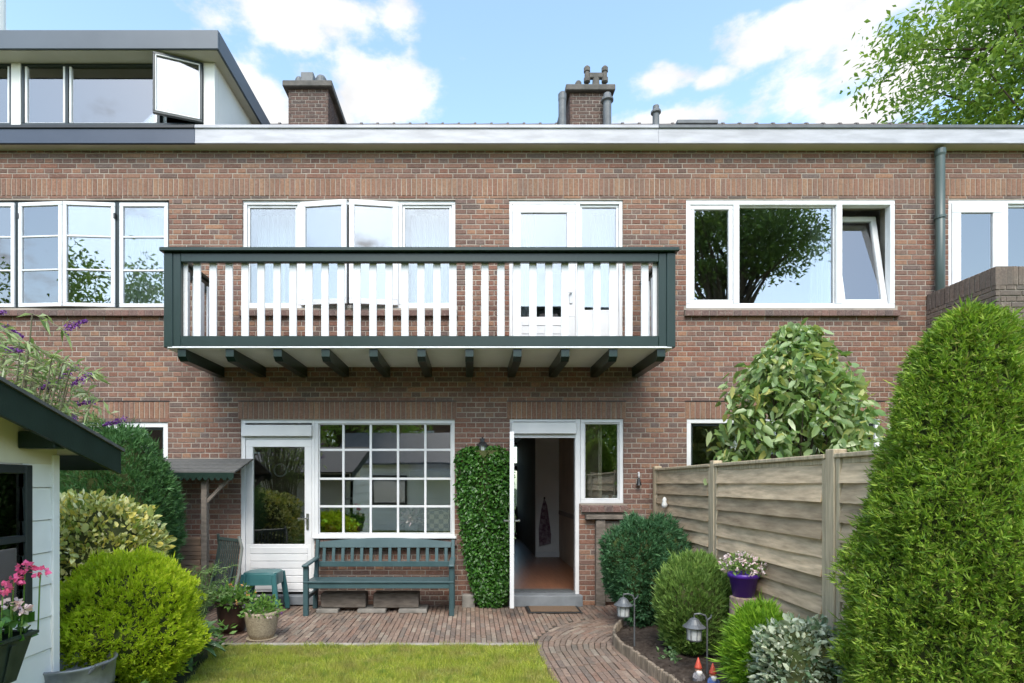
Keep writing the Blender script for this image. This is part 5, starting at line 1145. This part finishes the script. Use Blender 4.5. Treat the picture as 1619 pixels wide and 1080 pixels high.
wf = thing('timber_trellis', (1.72, -.06, 0), 'weathered timber post and rail frame on the wall below the side light', 'trellis')
MB().box(WX(942, -.06), -.075, -.03, WX(957, -.06), -.008, WZ(822, -.06), .006).build('post', M['woodgrey'], wf); MB().box(WX(926, -.06), -.1, WZ(821, -.06), 2.28, -.004, WZ(814, -.06), .005).build('rail', M['woodgrey'], wf)
MB().box(2.2, -.075, -.03, 2.28, -.008, WZ(822, -.06), .006).build('post', M['woodgrey'], wf); MB().box(WX(957, -.06)+.002, -.03, .05, 2.198, -.008, WZ(822, -.06)-.02).build('panel', M['woodgrey'], wf)
MB().box(-.12, -.13, -.02, .05, -.02, .16, .008).build('x', M['concrete']); o = bpy.data.objects['x']; o.name = 'concrete_block'; tag(o, 'pale concrete block at the foot of the climber column', 'block')
bo = thing('bird_ornament', (FX-.06, -.55, 1.34), 'small white bird ornament fixed to the far fence panel', 'ornament'); bx_, by_ = FX-.075, -.55
MB().lathe([(.002, 0), (.03, .02), (.036, .05), (.022, .085), (.026, .11), (.012, .135), (.001, .14)], (bx_, by_, 1.3), 12).build('body', M['render'], bo, True); MB().bar((bx_, by_, 1.33), (bx_+.01, by_+.09, 1.3), .02, .012).build('tail', M['f_pale'], bo); MB().bar((bx_, by_, 1.35), (FX-.02, by_, 1.35), .012, .012).build('pin', M['metalblack'], bo)
# ---------------------------------------------------------------- lanterns on stakes, gnomes, stump with pot
def lantern(lab):
    p = G(1003, 1022, .05); x, y = p.x, p.y; t = thing('stake_lantern', (x, y, .03), lab, 'lantern', 'lanterns on stakes in the bed'); h_ = .5
    MB().tube([(x, y, .0), (x, y, h_), (x-.015, y, h_+.035), (x-.06, y, h_+.05), (x-.105, y, h_+.045)], .0075, 8).build('stake', M['metalgrey'], t)
    MB().tube([(x, y, h_-.005), (x+.03, y, h_+.02), (x+.035, y, h_+.04)], .006, 7).build('hook', M['metalgrey'], t)
    lx = x-.105; MB().tube([(lx, y, h_+.04), (lx, y, h_+.012)], .005, 6).build('hanger', M['metalgrey'], t)
    MB().lathe([(.088, -.03), (.09, -.025), (.06, .0), (.035, .035), (.018, .045), (.003, .05)], (lx, y, h_-.03), 16).build('hood', M['metalgrey'], t); MB().lathe([(.05, 0), (.052, .01), (.058, .1)], (lx, y, h_-.158), 16).build('lamp_glass', M['frost'], t)
    MB().lathe([(.02, -.012), (.058, -.002), (.06, .006), (.02, .008)], (lx, y, h_-.162), 16).build('base', M['metalgrey'], t)
    for k in range(8): a = k*math.pi/4; MB().tube([(lx+.056*math.cos(a), y+.056*math.sin(a), h_-.158), (lx+.062*math.cos(a), y+.062*math.sin(a), h_-.058)], .003, 4).build('bar', M['metalgrey'], t)
    return t
l1 = lantern('grey stake lantern before the dark yew, further from the camera'); l2 = copy_tree(l1); l2['label'] = 'grey stake lantern beside the two garden gnomes'; q = G(1118, 1068, .05); l2.location = (q.x, q.y, .03)
skin = mat('gnome skin', (.6, .36, .26), None, 5, .6); beard = mat('gnome beard', (.8, .78, .74), None, 5, .7); hatm = mat('gnome red hat', (.62, .09, .05), None, 4, .5)
def gnome(lab, px, py, cm, sc_=1.):
    p = G(px, py, .05); x, y, z = p.x, p.y, .045; t = thing('garden_gnome', (x, y, z), lab, 'gnome', 'garden gnomes in the bed'); s = sc_
    MB().lathe([(.036*s, 0), (.042*s, .02*s), (.038*s, .06*s), (.026*s, .085*s), (.01*s, .09*s)], (x, y, z), 14).build('body', cm, t, True); MB().lathe([(.002, -.028*s), (.02*s, -.018*s), (.027*s, 0), (.022*s, .018*s), (.002, .027*s)], (x, y, z+.105*s), 12).build('head', skin, t, True)
    MB().lathe([(.002, 0), (.018*s, .02*s), (.024*s, .045*s), (.012*s, .055*s)], (x, y-.02*s, z+.05*s), 10).build('beard', beard, t, True); MB().lathe([(.031*s, 0), (.027*s, .015*s), (.015*s, .05*s), (.003, .085*s)], (x, y, z+.115*s), 12).build('hat', hatm, t, True)
    MB().lathe([(.001, -.006*s), (.006*s, 0), (.001, .006*s)], (x, y-.028*s, z+.104*s), 8).build('nose', skin, t)
    for s_ in (-1, 1): MB().tube([(x+s_*.03*s, y, z+.075*s), (x+s_*.043*s, y-.015*s, z+.05*s), (x+s_*.025*s, y-.036*s, z+.042*s)], .0085*s, 6).build('arm', cm, t)
gnome('garden gnome with red hat and grey coat left of the lantern stake', 1104, 1079, mat('gnome grey coat', (.22, .21, .22), None, 5, .6)); gnome('garden gnome with red hat and blue coat right of the lantern stake', 1127, 1087, mat('gnome blue coat', (.08, .14, .35), None, 5, .6), .95)
sx_, sy_ = 2.27, -2.68
st = thing('tree_stump', (sx_, sy_, 0), 'upright rough log carrying the purple flower pot', 'stump'); MB().lathe([(.115, 0), (.108, .2), (.112, .45), (.105, .655), (.09, .662)], (sx_, sy_, 0), 18).build('log', M['stumpbark'], st)
pt = thing('plant_pot', (sx_, sy_, .663), 'purple plastic flower pot standing on the log', 'pot'); MB().lathe([(.08, 0), (.11, .155), (.121, .157), (.123, .19), (.115, .192), (.1, .15), (.01, .15)], (sx_, sy_, .664), 28).build('pot', M['potpurple'], pt, True)
pot_plant('potted_plant', 'bushy plant full of pale pink flowers in the purple pot', 'flower', sx_, sy_, .865, .19, .15, 420, .04, .016, 'l_jun', fm=(('f_pale', 75, .02),))
n = 200; P = np.c_[rng.normal(1.76, .05, n), rng.normal(-2.45, .05, n), rng.uniform(.04, .12, n)]; tag(leaves('bed_seedling', P[:70], np.c_[rng.normal(0, 1, (70, 2)), rng.uniform(.2, 1, 70)], .045, .03, M['l_hosta']), 'small pale green leafy seedling at the foot of the conifer', 'plant')
# ---------------------------------------------------------------- things inside the windows
SIL = MGW[2]+.012
def sill_pot(lab, px, m_, r_=.1, h_=.15, y=.215):
    x = WX(px, y); t = thing('plant_pot', (x, y, SIL), lab, 'pot'); MB().lathe([(r_*.75, 0), (r_*.98, h_*.7), (r_, h_), (r_*.9, h_), (r_*.8, h_*.8), (.01, h_*.8)], (x, y, SIL), 20).build('pot', M[m_], t, True); return x, y
for px, lab, l2_ in ((524, 'red glazed pot at left on the window sill', 'leafy houseplant in the left red pot'), (560, 'red glazed pot right of the other red pot on the sill', 'leafy houseplant in the right red pot')):
    x, y = sill_pot(lab, px, 'potred'); pot_plant('houseplant', l2_, 'plant', x, y, SIL+.13, .15, .28, 190, .1, .042, 'l_low')
x, y = sill_pot('grey metal pot on the window sill behind the muntins', 650, 'potgrey', .09, .16); pot_plant('houseplant', 'purple leaved houseplant in the grey pot', 'plant', x, y, SIL+.15, .16, .24, 130, .08, .045, 'f_pale')
m_, t_, p_ = base('checked cloth'); ck = N(t_, 'ShaderNodeTexChecker'); ck.inputs['Scale'].default_value = 16; ck.inputs[1].default_value = (.6, .52, .33, 1); ck.inputs[2].default_value = (.2, .19, .12, 1); g_ = N(t_, 'ShaderNodeNewGeometry'); LK(t_, g_.outputs['Position'], ck.inputs['Vector']); LK(t_, ck.outputs[0], p_.inputs['Base Color']); p_.inputs['Roughness'].default_value = .9
vs = []; n = 12
for s in (-1, 1):
    for j in range(n+1):
        for i in range(n+1):
            u, v = i/n*2-1, j/n*2-1; b_ = .075*max(0, (1-u**4)*(1-v**4))**.5; vs.append((WX(692, .2)+u*.19*(1-.06*v*v), .24+s*b_, SIL+.18+v*.18*(1-.06*u*u)))
q = (n+1)*(n+1); fs = [(k*q+j*(n+1)+i, k*q+j*(n+1)+i+1, k*q+(j+1)*(n+1)+i+1, k*q+(j+1)*(n+1)+i) for k in (0, 1) for j in range(n) for i in range(n)]
tag(MB().add(vs, fs).build('cushion', m_, None, True), 'checked beige cushion at the right end of the sill', 'cushion')
pl_ = thing('pendant_lamp', (WX(443, .8), .8, 2.0), 'small ring shaped pendant lamp behind the closed door', 'lamp'); x = WX(443, .8)
MB().tube([(x+.09*math.cos(a*.3927), .8, 1.8+.09*math.sin(a*.3927)) for a in range(17)], .012, 6).build('ring', M['white'], pl_); MB().tube([(x, .8, 1.89), (x, .8, 2.75)], .005, 5).build('cord', M['metalblack'], pl_)
for px, lab in ((957, 'left white cup on the sill beside the open door'), (972, 'right white cup on the sill beside the open door')):
    tag(MB().lathe([(.035, 0), (.045, .09), (.04, .09), (.03, .01)], (WX(px, .2), .2, MS[2]+.012), 16).build('cup', M['white']), lab, 'cup', 'cups on the sill')
tw = thing('towel', (WX(861, 3.6), 3.63, 1.0), 'plum patterned towel hanging on the hall wall', 'towel'); x = WX(861, 3.6)
prt = [(.005, 0), (.05, -.12), (.09, -.4), (.13, -.7), (.12, -.88), (-.1, -.92), (-.11, -.6), (-.06, -.2), (-.01, 0)]
MB().prism([(x+a, 3.6, 1.3+b) for a, b in prt], 0, (0, .045, 0)).build('cloth', M['towel'], tw); MB().box(x-.015, 3.59, 1.3, x+.015, 3.659, 1.34, .004).build('hook', M['metalblack'], tw)
# dining chair seen through the closed door
# ---------------------------------------------------------------- garden house behind the camera (mirrored in the ground floor window)
gh = thing('garden_house', (-2.2, -12.5, 0), 'white boarded garden house mirrored in the muntin window', 'garden house')
MB().box(-4.3, -14, -.03, -.2, -11.52, 2.3).build('core_wall', M['shedwhite'], gh)
for k in range(13): MB().box(-4.3, -11.519, .0+k*.18, -.2, -11.49+.004*(k % 2), .165+k*.18, .006).build('siding_board', M['shedwhite'], gh)
MB().prism([(-4.6, -11.2, 2.25), (.1, -11.2, 2.25), (.1, -12.8, 3.4), (-4.6, -12.8, 3.4)], 0, (0, 0, .06)).prism([(-4.6, -14.3, 2.25), (.1, -14.3, 2.25), (.1, -12.801, 3.4), (-4.6, -12.801, 3.4)], 0, (0, 0, .06)).build('roof', M['lead'], gh)
gw = MB().frame(-3.4, .9, -2.2, 1.9, .07, -11.485, -11.44).build('window', M['darkframe'], gh); MB().box(-3.35, -11.484, .95, -2.25, -11.47, 1.85).build('pane', M['glassup'], gw)
MB().box(-2.0, -11.5, 1.98, -.3, -10.6, 2.02).prism([(-2.0, -10.6, 2.02)]+[(-2.0+1.7*i/34, -10.6, 1.84-.03*abs(math.sin(i*math.pi/4))) for i in range(35)]+[(-.3, -10.6, 2.02)], 0, (0, .02, 0)).build('awning', M['white'], gh)

# ---------------------------------------------------------------- houses across the gardens (mirrored in the ground floor windows)
def far_house(x0, x1, lab, rm):
    t = thing('house', ((x0+x1)/2, -26, 0), lab, 'house', 'houses across the gardens'); yf = -24
    MB().box(x0, yf-8, -.1, x1, yf, 5.2).build('wall', M['brick'], t)
    MB().prism([(x0, yf+.3, 5.1), (x1-.01, yf+.3, 5.1), (x1-.01, yf-4, 8.0), (x0, yf-4, 8.0)], 0, (0, 0, .15)).prism([(x0, yf-8.3, 5.1), (x1-.01, yf-8.3, 5.1), (x1-.01, yf-4.01, 8.0), (x0, yf-4.01, 8.0)], 0, (0, 0, .15)).build('roof', rm, t)
    for k in range(int((x1-x0)//2.4)):
        for z in (.9, 3.3):
            xa = x0+.6+k*2.4; f = MB().frame(xa, z, xa+1.5, z+1.3, .09, yf+.002, yf+.06).build('window', M['white'], t); MB().box(xa+.08, yf+.003, z+.08, xa+1.42, yf+.03, z+1.22).build('pane', M['glassup'], f)
orange = mat('orange roof tile', (.3, .1, .045), (.22, .08, .04), 5, .8)
far_house(-30, -9, 'brick house with grey roof mirrored in the far left windows', M['tile']); far_house(-9, 6, 'brick house with orange roof mirrored in the door side light', orange); far_house(6, 32, 'brick house with grey roof mirrored in the right ground floor window', M['tile'])
